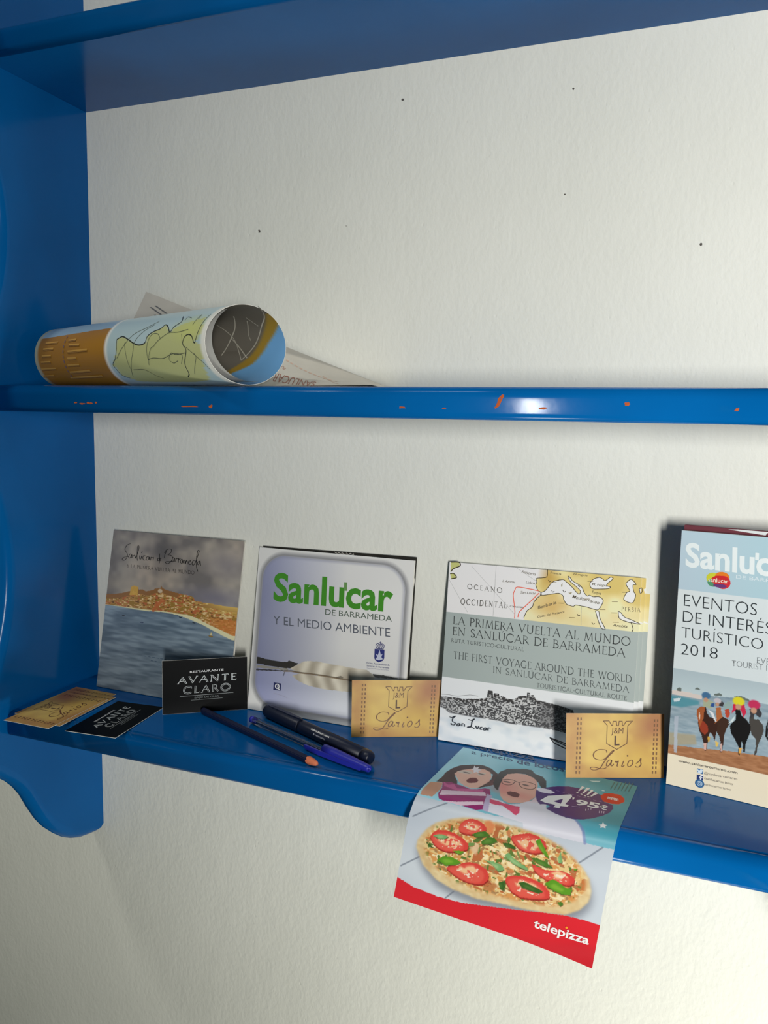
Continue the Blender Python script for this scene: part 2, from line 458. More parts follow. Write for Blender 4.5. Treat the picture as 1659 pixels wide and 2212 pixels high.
  'tw': [23.6, 19.7, 28.3, 19.8, 28.4, 15.7, 23.8, 15.7],
  'fb': [23.7, 14.4, 28.6, 14.6, 28.7, 10.3, 23.8, 10.1],
  'ig': [26.3, 7.1, 28.7, 7.1],
  'tt1': [29.2, 16.1, 54.2, 17.4, 29.2, 18.1],
  'tt2': [29.5, 11.8, 51.4, 12.2, 29.5, 13.8],
  'tt3': [29.5, 6.7, 50.2, 7.3, 29.5, 8.5],
  'hor': [-0.1, 81.8, 24.6, 82.6, 45.2, 85, 72, 84.8],
  'sand': [0.1, 34.8, 22.1, 37, 48.1, 40.3, 74.9, 42.2],
  'grass': [0.3, 46.4, 21.3, 48.8, 22.9, 40.8, 0.4, 34.9],
  'wall': [0.1, 82.7, 13.9, 82.8, 23.6, 82.4, 23.8, 78.9, 14.2, 78.7, 0.3, 78.9],
  'teal': [0.1, 78.3, 10.4, 79.1, 22.8, 78.1, 22.9, 75.2, 9.3, 70, 0.3, 69.9],
  'bush1': [3.9, 84.1, 5.7, 85.9, 7.6, 85.1, 7.5, 82.4, 4.2, 82.4],
  'bush2': [17.7, 86.8, 19.5, 88.3, 21.7, 87.3, 21.2, 86.3],
  'bush3': [32.6, 85.4, 36.4, 87, 38.5, 86, 38.1, 84.7, 32.9, 84.3],
  'bush4': [47.2, 86.3, 52.7, 87.7, 58.3, 86, 58.9, 84.4, 49.3, 85.3],
  'sign': [1.6, 75.3, 7.5, 77.1, 6.4, 73.9, 2.3, 72.7],
  'post': [3.3, 60.3, 6.3, 61, 7, 29.2, 4.6, 29.2],
  'h1': [20.3, 69.9, 23.1, 72.9, 27.3, 73.2, 28.1, 68.6, 30.4, 65.6, 34.1, 64.7, 36.4, 62.2, 36.7, 57.6, 36, 51.5, 35.3, 45.5, 34, 49.9, 31.7, 52.9, 30.8, 50.4, 30.2, 43.7, 29.6, 36.4, 28, 36, 27.1, 42.4, 25.1, 49, 23.3, 52.2, 21.9, 57.8, 21.9, 61.4, 20.7, 64.7],
  'h1w': [22.3, 68.6, 23.2, 64.6, 23.2, 61.1, 22.3, 63.9],
  'h1c': [22.1, 59.1, 25.9, 61.1, 29.3, 57.7, 30.1, 53.2, 27.7, 49.6, 24.4, 51.9],
  'h2': [34.6, 74.1, 38.1, 75.5, 38.9, 71, 40.2, 67.7, 44.4, 66.3, 45.6, 63.1, 43.4, 57.9, 42.2, 53, 42.1, 45.9, 41.1, 37.4, 40, 37.7, 40, 45.4, 38.6, 51, 35.8, 55, 34.4, 60.6, 35.7, 65, 34.9, 68.9],
  'h3': [41.3, 73.8, 44.3, 75.6, 45.4, 71.2, 44.3, 67.5, 42.2, 68.2],
  'h4': [48.6, 75.9, 52.4, 76.7, 53.7, 71.8, 57.4, 69.2, 60.7, 65.3, 61.1, 59.6, 59.5, 53.5, 58.3, 48.6, 58.5, 42.2, 57, 41.8, 56.3, 48.1, 55.1, 50.7, 54.9, 45.4, 54.9, 38.4, 53.3, 39.2, 53.4, 45.1, 50, 51.3, 47.2, 55.3, 45.8, 60.8, 47.1, 64, 49.5, 66.9, 49.7, 71],
  'h5': [60.4, 76.7, 63, 76.1, 62.8, 70.9, 66.3, 71.1, 69.5, 67.3, 70.6, 62.9, 69.2, 56.9, 67.2, 50.1, 66.7, 43.6, 65.6, 41, 64.8, 41.4, 65.8, 48.6, 65.2, 54.8, 62.2, 57.6, 60.4, 62.9, 59.5, 69],
  'h6': [72.9, 72.5, 71.6, 65.4, 71.8, 58.6, 74, 55.1],
  'j1': [24.6, 78.5, 26.8, 81.9, 29.5, 79.5, 33.3, 77.9, 33, 74.4, 30, 72.6, 25.2, 73.3],
  'j1h': [26.7, 83, -7.2, 105.5],
  'j2': [33.7, 79.8, 36.7, 81.6, 40.5, 79.4, 39.6, 76.4, 34.5, 75.9],
  'j2h': [35.5, 80.2, -7.5, 105.5],
  'j3': [40.5, 78.3, 43.4, 81.8, 46.1, 80, 45.3, 75.8, 40.8, 74.3],
  'j4': [47.1, 79.7, 50.5, 82.1, 55.1, 81.3, 57.1, 74.8, 55.3, 70.4, 52.9, 76.3, 50.4, 76.9, 46.6, 72],
  'j4h': [51, 83, -6.4, 105.7],
  'j5': [59.3, 78.2, 65.6, 81.2, 68.4, 76.1, 67.2, 72.4, 63.5, 75.1, 60.4, 70.4],
  'j5h': [62.3, 82.5, -6.3, 105.7],
  'b1': [31.2, 77.5, 33.3, 77.9, 33, 74.4, 30.4, 74.4],
  'w1': [28.7, 71.7, 32.8, 69.6, 35.9, 62.1, 34.8, 62.5],
  'w2': [44.6, 62.9, 48.8, 70.2, 48.5, 65.5],
  'lg1': [27.1, 42.4, 29.7, 43, 29.5, 37, 28, 36.6],
  'lg2': [53.5, 44.5, 56, 45.1, 55.3, 40.3, 53.8, 39.9],
  'lg3': [39.8, 44.8, 41.1, 45.1, 41, 38.6, 40.2, 38.4],
  'lg4': [35.8, 46.2, 38.5, 45.6, 37.7, 41.3, 36.6, 41.7],
  'lg5': [29.8, 49, 32, 48.3, 31.7, 44.6, 30.4, 44.3],
 },
 'L2': {
  'sh': [32.1, 48.6, 37, 48.7, 39.3, 44.8, 40.1, 44.8, 40.6, 48.3, 43.4, 48.3, 43.8, 44.7, 45.3, 44.7, 45.8, 48.4, 48.4, 48.4, 48.7, 44.7, 49.6, 44.7, 51.9, 48.4, 57.3, 48.6, 53.4, 44.6, 52.7, 29.5, 44, 24.3, 35.1, 29.4, 35.5, 44.8, 32.1, 48.6],
  'jm': [38.9, 37.9, 49.4, 37.9, 39.2, 42.9],
  'L': [42.6, 35.9, 42.5, 28.3, 46.3, 28.5],
  'a0': [35.3, 21.6, 35, 23.3, 32.1, 24.1, 28.6, 24.1, 25.2, 22.4, 23.7, 19.8, 24.6, 17, 27.6, 15.5, 31, 15.3, 33.9, 16.4, 36.8, 19.3, 39.4, 22.2, 41.4, 23.6, 40.8, 22.2, 37.4, 19, 34.5, 15.6, 32.2, 12.1, 29.9, 8.7, 27.1, 7, 23.6, 6.7, 21.3, 7.8, 21.8, 8.9, 24.7, 9, 28.8, 8.1, 32.3, 7.8, 35.2, 8.7],
  'a1': [39.5, 15, 37.7, 15.3, 35.7, 13.3, 35.2, 10.4, 36.6, 10.1, 38.6, 12.4, 39.8, 15, 38.9, 11.3, 39.8, 10.1, 41.5, 11.9],
  'a2': [42.4, 13.3, 43.5, 14.4, 44, 13.2, 45.5, 14.5, 44.4, 10.4, 45.3, 9.9],
  'a3': [50.2, 14.5, 48.5, 10.5, 49.1, 9.6, 50.8, 11],
  'dot': [53.4, 18.9],
  'a4': [56, 15.3, 54.3, 13.9, 53.5, 11, 54.6, 9.6, 56.9, 10.8, 58.1, 13.3, 57.2, 15.3, 56, 15.1],
  'a5': [60.7, 12.2, 63.6, 14.5, 65, 16.8, 64.8, 13.9, 65.1, 11.7, 63.7, 9.6, 61.3, 9.3, 60.4, 10.2],
  'colA': [10.1, 50.3, 9, 4.6],
  'colB': [12.8, 50.4, 11.7, 4.6],
  'colC': [76.6, 49, 75.2, 4.8],
  'colD': [79.3, 49, 78, 4.8],
 },
 'AV': {
  'res': [27.3, 41.1, 60.9, 41.7, 27.3, 43.2],
  'av': [15.2, 30.6, 73.5, 32, 15.6, 37.1],
  'cl': [20.7, 20.1, 67.2, 21.2, 21.1, 27],
  'r1': [17, 17.5, 70.6, 18.5],
  'ba': [31.6, 14.6, 56.2, 15, 31.7, 16.4],
  'r2': [28, 13, 59.6, 13.6],
 },
 'FL': {
  'redtop': [-0.4, 16.4, 14, 13, 34.4, 11.9, 54, 13.3, 72.7, 17.1, 97.1, 22.3, 114.9, 26.6, 132.5, 30.2, 144.3, 31.1, 156, 31.4],
  'pizza': [11.8, 45.3, 11.6, 51.2, 17.2, 61.6, 23.6, 68.7, 35.3, 75.4, 44.8, 79.4, 54.8, 81.6, 72.6, 84, 91.6, 85, 104.3, 84.7, 117.3, 82.3, 130.6, 76.6, 138.7, 71.4, 144.6, 64.5, 147.6, 55.2, 146.9, 47.1, 141.8, 38.8, 132.3, 31.4, 120.7, 28.6, 102.8, 25.6, 84.3, 23.7, 65.6, 21.2, 45.8, 22.4, 31.9, 25.6, 19.7, 33.4],
  'pizin': [16.9, 52.3, 24.4, 65.8, 38.4, 74.2, 55.5, 79.6, 79.4, 83, 104.8, 83, 121.5, 80.1, 136.3, 71.9, 141.8, 63.5, 142.7, 54.7, 136.2, 43.9, 122.1, 35, 101.9, 31.1, 83.4, 29.3, 65.7, 27.8, 47.2, 29.4, 31.9, 33.5, 20.7, 43],
  'white': [2.5, 84, 38.3, 86.1, 63.8, 86.6, 81.2, 89.7, 100.6, 89.3, 121.6, 89.7, 133.7, 89.9, 135.3, 88, 149.4, 89, 156.2, 90],
  'tele0': [8.6, 188.8, 66.9, 192.3, 5.4, 197.4],
  'aprecio': [11.8, 176.4, 50.1, 178.8, 9.3, 183.8],
  'delocos': [54.3, 177.4, 95.9, 182, 51.4, 187.3],
  'lines': [137.8, 168.8, 138.2, 184, 151.7, 171.7, 152.3, 190.3],
  'plank1': [1.2, 26, 14.8, 37.8],
  'plank2': [3.3, 66.8, 26.2, 85],
  'plank3': [129.8, 68.3, 148.3, 88.7],
  'plank4': [40.9, 12.8, 46.3, 19.9],
  'ghair': [5.9, 110, 6.8, 120, 6.2, 130.2, 8.1, 140.4, 12.1, 149.1, 21, 155.7, 29.6, 159.1, 38, 156.5, 46.4, 149.6, 51.1, 140, 51.7, 130.2, 47.9, 124.7, 43.1, 118.6, 40.1, 115.3, 42.4, 128.2, 45.1, 136.6, 43.2, 146, 34.4, 150, 25.9, 148.7, 17.9, 142.3, 14.8, 135.1, 15.9, 126.9, 21.1, 119.5, 23.3, 114, 17.2, 114.8, 11.2, 111.4],
  'gface': [13.8, 131, 14.2, 136.6, 17.9, 142.3, 24.4, 148.8, 33.6, 152.2, 40.1, 148.7, 43.9, 141.1, 44.8, 131.3, 42.7, 123.4, 40.1, 115.3, 35.4, 112.6, 28.8, 114.7, 22.8, 118.8, 18.2, 125.6],
  'gmouth': [27.1, 124.6, 28.4, 130.6, 32.6, 133, 36, 129.7, 36.4, 124.9, 32, 121.5, 29, 121.5],
  'gmask': [14.2, 135.7, 18.2, 141.6, 25.5, 142.1, 27.5, 138.8, 23.5, 135.7, 17.8, 135.1],
  'gmask2': [30.8, 139.8, 32.7, 144.5, 37.3, 145.3, 37.4, 141.8, 33.7, 137.9],
  'gstar': [23, 154.4, 25.7, 151.3, 27.6, 154.3, 28.1, 150, 31.7, 149.3, 29.8, 146.4, 31.8, 142.1, 29.1, 143.3, 27.5, 140.6, 26.1, 145.2, 22.8, 146, 24.4, 148.8],
  'gshirt': [10.7, 112.7, 17.2, 114.8, 23.3, 114, 29.4, 113.3, 35.9, 111.3, 40.6, 113.9, 45.9, 118.6, 49.9, 119.3, 53.4, 111.6, 55.4, 100.2, 55.3, 89.2, 50.2, 86.6, 39.8, 86.8, 29, 86.2, 18.3, 86.6, 15.1, 92.3, 14.9, 101],
  'gs1': [16.1, 98.4, 48.4, 111.9, 51.7, 106.6, 17.1, 90.9],
  'gs2': [18.9, 85.1, 33.4, 89.1, 52.5, 96.9, 53.7, 93.8, 37.3, 86.3, 28.4, 86],
  'garm': [2.2, 85.5, 1.5, 95, 2.1, 107, 11.5, 110.7, 14.4, 100.7, 13.9, 91.7, 12.4, 87],
  'gcoll': [11.5, 112.4, 17.1, 109.7, 20.9, 112.7, 26, 107.3, 38.2, 112.6, 46.6, 116.6, 46, 110.6, 27.6, 103.4, 15, 106],
  'mhair': [46.9, 148.1, 46.9, 154.4, 50.6, 162.8, 58.1, 167.1, 64.3, 170.6, 69.9, 171.1, 74.5, 165.6, 82.3, 163, 86.8, 156.9, 90.1, 145.4, 87, 142, 81.7, 150.6, 75.5, 157.4, 67.4, 160.7, 60.8, 158.7, 53.9, 153, 53, 142.9, 55, 128.7, 56.7, 119.9, 52.4, 124, 48.3, 131.6],
  'mface': [56.9, 123.2, 54.4, 131.7, 52.5, 144.3, 53.9, 153, 60.8, 158.7, 68.8, 160.6, 77.2, 156.6, 81.8, 149, 84.5, 138.9, 86.8, 124.2, 84.2, 115, 79, 108.2, 71.6, 104.1, 66.2, 106.3, 61.2, 112.8],
  'mmouth': [63.8, 121.5, 65.7, 124.1, 71, 124.8, 74.9, 122.2, 74.9, 116.7, 69.7, 116.1, 65.7, 117.8],
  'mg1': [53.4, 139.6, 57.1, 143.5, 63.5, 143.7, 63.5, 136.9, 60.5, 133.5, 55.9, 134.3, 53.4, 139.6],
  'mg2': [67.4, 142.5, 71.7, 146.6, 80.4, 145.7, 81.9, 138.3, 77.4, 134.9, 71.6, 135.7, 67.4, 142.5],
  'bow': [55.6, 103.4, 62.4, 103.4, 67.7, 101.9, 70.9, 102.2, 80.8, 102.6, 82.6, 96, 80.8, 92.4, 73.1, 95.9, 68.2, 98.4, 61.9, 97.2, 57.7, 97.6],
  'msus': [51.1, 110.2, 55.4, 109.6, 59.6, 88.3, 55, 88.2],
  'mbody': [55, 88.2, 54.1, 105.7, 64.5, 105.4, 71.1, 101.6, 79.2, 107.6, 86.1, 117.6, 87.3, 124.5, 97, 120.7, 106.8, 86.1, 96.2, 88, 83.3, 88.5, 70.3, 88.3],
  'coat': [80.4, 112.8, 89.4, 117.9, 99.3, 110.9, 108.5, 106, 116.6, 104.4, 124, 104.8, 128.6, 100.3, 131.9, 95.9, 134.9, 87.9, 129, 87.1, 112.2, 85.7, 89.4, 83.6],
  'purple': [84.2, 135.5, 84.9, 139.7, 91.2, 146.4, 97.3, 152.1, 105.7, 156.6, 115.4, 157.8, 127.4, 157, 133.4, 154.5, 138, 144, 144.9, 142.3, 146.3, 136.2, 145.2, 128.7, 141.6, 121.3, 135.8, 113.4, 129.6, 107.8, 123.4, 105.1, 116.6, 104.4, 108.5, 106, 100.2, 110.1, 99.6, 111.1, 101.8, 115.1, 97.6, 116.9, 93.4, 114.6, 89.6, 119.4, 86.2, 127.7],
  'splash': [82.8, 140, 87.8, 142.9, 94.2, 142.7, 99, 140.1, 96, 136.2, 90, 135.1, 85.8, 136.4],
  'four': [91.9, 120.8, 95.4, 131.5, 111.5, 143.5, 113, 139.9, 111.3, 124.7, 114.1, 124.6, 114, 121.3, 108.7, 119.7, 108.9, 115.7, 104.2, 115.1, 104.8, 119.6, 96.4, 119.1],
  'fourhole': [101.6, 124.8, 107.5, 132.5, 108, 123.5],
  'n95': [117.7, 128.3, 136.2, 130.4, 116, 137.3],
  'eur': [136.5, 131.3, 142.5, 130.6, 135.3, 138.3],
  'apos': [113.5, 138.8, 115.3, 139.1, 115.2, 134.7, 114.5, 135],
  'badge': [132.9, 154.2, 134.9, 159, 140.3, 162.1, 146.8, 162.8, 151.4, 157.4, 151.8, 151.9, 148.8, 145.9, 143.4, 143.6, 137.3, 144.4, 134.4, 148.4],
  'btxt': [139.1, 150.4, 147.6, 150.9, 138.1, 156.4],
  'ex1': [115.6, 162.5, 118.3, 161.3, 115.6, 151.8, 114.9, 152.2],
  'ex2': [119.8, 161.8, 122.6, 161.6, 119.8, 149.7, 118.7, 150.6],
  'ex3': [123.9, 159.9, 126, 159.2, 123.5, 148.1, 122.5, 148.6],
  'ex4': [127.9, 157.3, 130.4, 155.7, 126.7, 147.7, 125.7, 147.9],
  'ed1': [115.1, 149],
  'ed2': [118.7, 147.9],
  'ed3': [121.9, 146.5],
  'ed4': [124.7, 146.3],
  'star': [143.7, 111, 145.4, 108.3, 147.9, 108.5, 146.4, 106.3, 147.1, 104.3, 145.1, 104.6, 143.2, 103.3, 143.2, 105.4, 141.4, 106.2, 143.6, 107.6],
  'teal': [124, 104.8, 131.9, 95.9, 134.9, 87.9, 154.6, 91.2, 154.6, 104.3, 156.1, 144.4, 155.8, 198.1, 133.8, 185.5, 128.9, 163.9],
  'dotw': [133, 162.9],
  'spl': [118.7, 176.1, 127.3, 180.2, 126.2, 176.7, 121.5, 175],
  'lown': [116.7, 123.8, 122.8, 125.6, 116.3, 125.4],
  'w3': [128.1, 121.7, 131.3, 125.6, 127.5, 124.8],
  'w4': [138.2, 123.4, 141.5, 124.6, 137.6, 127.1],
  'sub': [98.9, 143.9, 136.5, 142.5, 98.5, 145.9],
  't1': [20.4, 55.7, 21.8, 59.8, 25.5, 63, 31.6, 64.7, 39, 64.8, 46.2, 63.1, 51.2, 60.1, 51.4, 56, 47.5, 53.1, 41.6, 50.6, 35.6, 48.9, 29.2, 49.1, 24.5, 51.2],
  't1c': [25.6, 56.8, 32, 62.6, 40.5, 62.7, 46.2, 60, 44.9, 55.9, 37.9, 53.6, 31.3, 55],
  't2': [41.3, 69.5, 41.8, 72.5, 44.4, 76.3, 48.4, 78.9, 54, 79.6, 59.7, 78.1, 62.6, 75.6, 61.9, 72, 54.9, 68.8, 47.5, 67, 42.6, 67.4],
  't2c': [46.5, 73, 50.2, 76.6, 55.9, 76.9, 58.6, 74.8, 53.3, 71.2, 48.2, 70.6],
  't3': [37.4, 35.9, 39.5, 39, 45.5, 40.5, 49.1, 43.8, 55.3, 46.9, 62, 47.1, 68.5, 45.1, 70.8, 41.7, 70.8, 37.6, 67.9, 33.5, 62.7, 31.4, 56.1, 30.7, 48.7, 31.6, 43.1, 33.4],
  't3c': [45.6, 40, 48.9, 42.1, 52.6, 41.8, 54.3, 43.9, 59.2, 45.6, 62.7, 43.1, 62.2, 39.9, 56.4, 40.5, 54.5, 36.7, 50.2, 37.9],
  'l1': [29.2, 40, 33.2, 44.2, 39.8, 45.9, 45.2, 45.1, 48, 43.9, 44.4, 41.1, 36.5, 37.7, 33.1, 38.9],
  'l2': [52.5, 68.1, 56.9, 71.4, 62.1, 73.5, 66.7, 71.6, 61.6, 69, 56.3, 67.1],
  'l3': [22.8, 57.5, 26.1, 59.9, 31.3, 61, 35, 60.9, 32.8, 58.4, 27.8, 56.8],
  'l4': [17.5, 51, 20.3, 50.4, 25, 48.3, 21.8, 48.3],
  'l5': [40.5, 51, 45.4, 52.9, 49, 53.1, 46.9, 50.3, 42.8, 50],
  'l6': [60.4, 65.2, 65, 70.1, 69.9, 71.1, 72.9, 69.2, 68.5, 65.8, 61.8, 63.1],
  'l7': [65.8, 52, 72.2, 53.1, 79.4, 52.4, 81.8, 49.6, 77.4, 46.6, 72.7, 50.2],
  'ch1': [51.8, 61.3, 56, 63.7, 60.6, 63.7, 60.6, 58, 59.2, 54.4, 55.2, 56.7],
  'ch2': [69.1, 32.8, 73, 36.8, 77.8, 38.1, 80.2, 36.1, 76, 31, 70.1, 29.5],
  'ch3': [60.8, 81.5, 64.4, 83.2, 69.3, 81.2, 69.1, 74.3, 64, 74.1, 61.3, 78.1],
  'l8': [78.8, 38.2, 83.2, 41.3, 84.6, 33.5, 81.1, 33.8],
  't4': [81.5, 75.5, 87.9, 79.5, 95.3, 82.4, 101.9, 82.1, 107.8, 79.9, 109.3, 76.8, 107.8, 72.8, 102.5, 69.7, 95.7, 68.8, 89.7, 69.5, 85.3, 72.2],
  't4c': [89.1, 74.5, 95, 79.4, 101.4, 79.9, 105.4, 76.6, 101, 72.1, 94, 71.9],
  't5': [83.7, 41.1, 84.2, 44.7, 89.1, 47.5, 97.3, 49.8, 106, 49.4, 112.6, 47.8, 117.4, 43.9, 118.1, 39.6, 114.3, 37.1, 105.3, 34.2, 97, 32.7, 89.6, 34.7],
  't5c': [91.9, 43.9, 97.7, 47.6, 105.2, 47.4, 110.9, 44.9, 112, 41.9, 106.4, 40.5, 98.9, 40.7, 93.9, 41.3],
  't6': [100.8, 61.1, 106.3, 60.2, 111.6, 59.8, 116.7, 61, 122.6, 63, 128.9, 62.5, 133.4, 60.2, 133.5, 56.3, 129.9, 53.6, 124.8, 53.2, 119.4, 54.1, 113.9, 52.7, 108.3, 54.2, 103.7, 56.5],
  't6c': [116.8, 59.9, 121.5, 63.2, 127.8, 62.7, 130.3, 60.2, 125.6, 57.4, 120.5, 56.7],
  'm1': [100.7, 78.2, 103.2, 81, 106.3, 77.4, 110.4, 73.1, 113.2, 69.2, 109.8, 70.3, 104.9, 73.9],
  'm2': [99, 65.5, 104.1, 66.7, 111.7, 65.4, 116.8, 63.3, 111.3, 61.9, 104.7, 63],
  'm3': [79.8, 60.6, 82.5, 63.8, 86.9, 60.8, 92.6, 58.8, 98.3, 56.8, 99.2, 54.9, 93.2, 55.1, 86.5, 56.7],
  'm4': [93.6, 43.4, 98.1, 45.5, 103.6, 44.6, 109, 43.7, 112.4, 42.6, 109.6, 40.3, 104.3, 40.4, 96.8, 40.6],
  'm5': [112.8, 49.5, 117.7, 54.6, 122, 53.9, 127.6, 51.4, 132.6, 50.9, 132.5, 47, 126.6, 45.4, 120.2, 46, 114.7, 47.9],
  'm6': [124.2, 37.8, 126.5, 39.7, 128.8, 38.3, 126.6, 35.8],
  'm7': [119, 71.7, 120.1, 76.8, 122.2, 71.2, 122.6, 69.2, 120.1, 68.3],
  'm8': [76.6, 69.5, 82.8, 70.9, 87.5, 69.3, 86.2, 67.8, 79.1, 67.6],
  'm9': [130.8, 66.5, 134, 69, 133.3, 66.8],
  'tp': [110, 13.3, 151.1, 13.5, 109.8, 18.7],
  'dot': [133.8, 21.1],
  'curl': [134.9, -0.9, 155.5, 8.3, 155.2, 0.5],
 },
 'RO': {
  'edge': [2412.5, 534.3, 2680.3, 538.5, 3025.5, 540.2, 3315, 543.3, 3651.5, 547.3, 4237.3, 576.5],
  'octop': [2514.2, 963.3, 2476.1, 817, 2430, 673.2, 2412.5, 534.3],
  'rim': [2681.6, 18.8, 3085.9, 11.6, 3435.6, 12.7, 3854.8, 22.1],
  'land': [2860.5, 473.3, 2791.6, 444.9, 2895.6, 407.1, 3023.7, 371.2, 3083.9, 339.1, 3037.1, 308.9, 2856.6, 300.2, 2742.1, 274.5, 2677.5, 244.2, 2564.5, 229, 2652.5, 205.5, 2812.1, 184.2, 2708.5, 171.7, 2602.8, 130.6, 2534, 82.7, 2461.7, 37.3, 2888.8, 20.3, 3124.6, 46.8, 3218.6, 14.8, 3571.8, 28.3, 3918.7, 52.3, 4218.5, 78, 4320.4, 171.6, 4286, 336.8, 4230.7, 448.3, 4059.9, 470.7, 3938.3, 497.3, 3698.7, 506, 3557.3, 508.6, 3399.6, 484.2, 3151.9, 469.8],
  'k0': [2860.5, 473.3, 2791.6, 444.9, 2895.6, 407.1, 3023.7, 371.2, 3083.9, 339.1, 3037.1, 308.9, 2856.6, 300.2, 2742.1, 274.5, 2677.5, 244.2, 2564.5, 229, 2652.5, 205.5, 2812.1, 184.2, 2673.5, 174.8, 2514.6, 151.5, 2308, 170.4],
  'k1': [2371, 28, 3124.6, 46.8, 2978.1, 65.8, 2926.2, 84.4, 2988.7, 101.7, 3153.5, 108.1, 3324.5, 95.1, 3664.8, 125.6, 3936.4, 139.9, 4077, 164],
  'k2': [2860.5, 473.3, 3151.9, 469.8, 3399.6, 484.2, 3557.3, 508.6, 3698.7, 506, 3938.3, 497.3, 4059.9, 470.7],
  'n0': [3488.9, 303.2, 3453.2, 270.5, 3482.7, 224.8, 3407, 184.7, 3354.2, 170.4, 3404.1, 149.9, 3377.4, 103.1],
  'n1': [3402.8, 474.5, 2986.8, 416.5, 2745.6, 378.4, 2569.5, 320.6, 2399.5, 281.2],
  'n2': [3994.3, 444.9, 3309.9, 380.1, 2979.6, 366, 2705.9, 332, 2516, 290.5],
  'n3': [3488.9, 303.2, 3102.6, 295.9, 2836, 280.2, 2822.4, 248.1, 2956.3, 226.7],
  'n4': [3660.3, 142.1, 3428.4, 120, 3382.4, 171.8, 3522.7, 192.6, 3619, 177.9, 3565.6, 150.1],
  'n5': [3854.8, 22.1, 3659.8, 31.3, 3448.9, 57.2, 3242.5, 92.5],
  'n6': [2983.7, 423, 3296.4, 417.7, 3756.7, 422.4],
  'n7': [3759.7, 410.1, 3774.8, 349.7, 3978.1, 316.6, 4096.9, 293.4],
  'n8': [3147.5, 259.5, 3037.8, 242.3, 2944.1, 221.2, 2826.4, 186.2, 2837.6, 139.6, 2789.4, 92.1],
  'n9': [2893.2, 119.5, 3124.6, 110.9],
  'n10': [3646.4, 310.9, 3227.7, 278.7, 3147.5, 259.5],
  'n11': [3981, 115.9, 3534.1, 57.9, 3392.4, 59.3],
  'n12': [2488.2, 137.9, 2366.6, 137, 2433.3, 111.5],
  'n13': [2672.4, 79.4, 2343.9, 74.6, 2508.7, 69.3],
  'rowsA': [2769.6, 933.8, 2778.4, 849.2, 2981.5, 939.9, 2984.1, 870.4, 3201.5, 947.1, 3206.9, 885.1, 3402.1, 958.6, 3404.7, 892.7, 3633.8, 972.4, 3632.4, 872.2, 3899.3, 987.2, 3882.1, 912.1],
  'rowsB': [2759.9, 780, 2751, 729.9, 2916.7, 768, 2933.3, 698.7, 3127.7, 771.6, 3118.3, 645.8, 3335.1, 776.5, 3337.7, 718.4, 3548.4, 786.4, 3551.8, 710.7, 3783.3, 795.8, 3754.7, 660.8, 3987.2, 815.5, 3958, 612.1],
 },
 'RI': {
  'och0': [-575.1, 221.5, -147.6, 145.6, 425.2, 80.2, 918.5, 21.2, 1269.3, -12.1],
  'och1': [-691.4, 199.5, -401.2, 129.6, 155.2, 71.2, 671.3, -7.3, 824.2, -11.1],
  'w0': [810.6, 253.3, 395.3, 217.2, 9.3, 201.7, -275, 185],
  'w1': [1047.6, 143.5, 636.4, 187.4, 363.7, 224.6, -101.3, 279.3],
  'w2': [951.3, 102.1, 642.1, 84],
  'w3': [1352, -12.5, 923, 25.9, 598.7, 74.8, 114.8, 130.1, -275, 185],
  'w4': [363.7, 224.6, -67.3, 179.5, -212, 160.1],
  'w5': [824.4, 112.6, 460, 141.8, 253.8, 142.3],
 },
 'LIP': {
  'chips': [112.7, -16, 222.6, -18, 243.7, -17.7, 417.2, -16.4, 451.6, -16.6, 493.5, -11.3, 525.8, -15.7, 584.6, -12, 655.1, -14.9, 490.9, -15.5, 495.8, -7.9],
 },
 'WALL': {
  'specks': [308.1, 157.9, 212.9, 158.9, 363.2, 266.3, 517.3, 256.4, 626.3, 122.2, 514.2, 170.4],
 },
}

# ------------------------------------------------------------------ printing: colour grids, ribbons and lettering laid on a sheet
def P2(item, key):
    a = np.array(DATA[item][key], float)
    return a.reshape(-1, 2)


def vnoise(shape, cells, seed):
    """smooth value noise on a grid, cells = number of cells (v, u)."""
    r = np.random.RandomState(seed)
    gy, gx = int(cells[0]) + 3, int(cells[1]) + 3
    g = r.rand(gy, gx)
    y = np.linspace(0, cells[0], shape[0]); x = np.linspace(0, cells[1], shape[1])
    yi, xi = y.astype(int), x.astype(int)
    fy, fx = y - yi, x - xi
    fy, fx = (fy * fy * (3 - 2 * fy))[:, None], (fx * fx * (3 - 2 * fx))[None, :]
    a = g[yi][:, xi]; b = g[yi][:, xi + 1]; c = g[yi + 1][:, xi]; d = g[yi + 1][:, xi + 1]
    return (a * (1 - fx) + b * fx) * (1 - fy) + (c * (1 - fx) + d * fx) * fy


def blur(m, k):
    k = int(k)
    if k < 1:
        return m
    for ax in (0, 1):
        for _ in range(2):
            p = np.concatenate([np.repeat(m.take([0], ax), k, ax), m, np.repeat(m.take([-1], ax), k + 1, ax)], ax)
            c = np.cumsum(p, ax)
            n = m.shape[ax]
            hi = c.take(range(2 * k + 1, 2 * k + 1 + n), ax); lo = c.take(range(0, n), ax)
            m = (hi - lo) / (2 * k + 1)
    return m


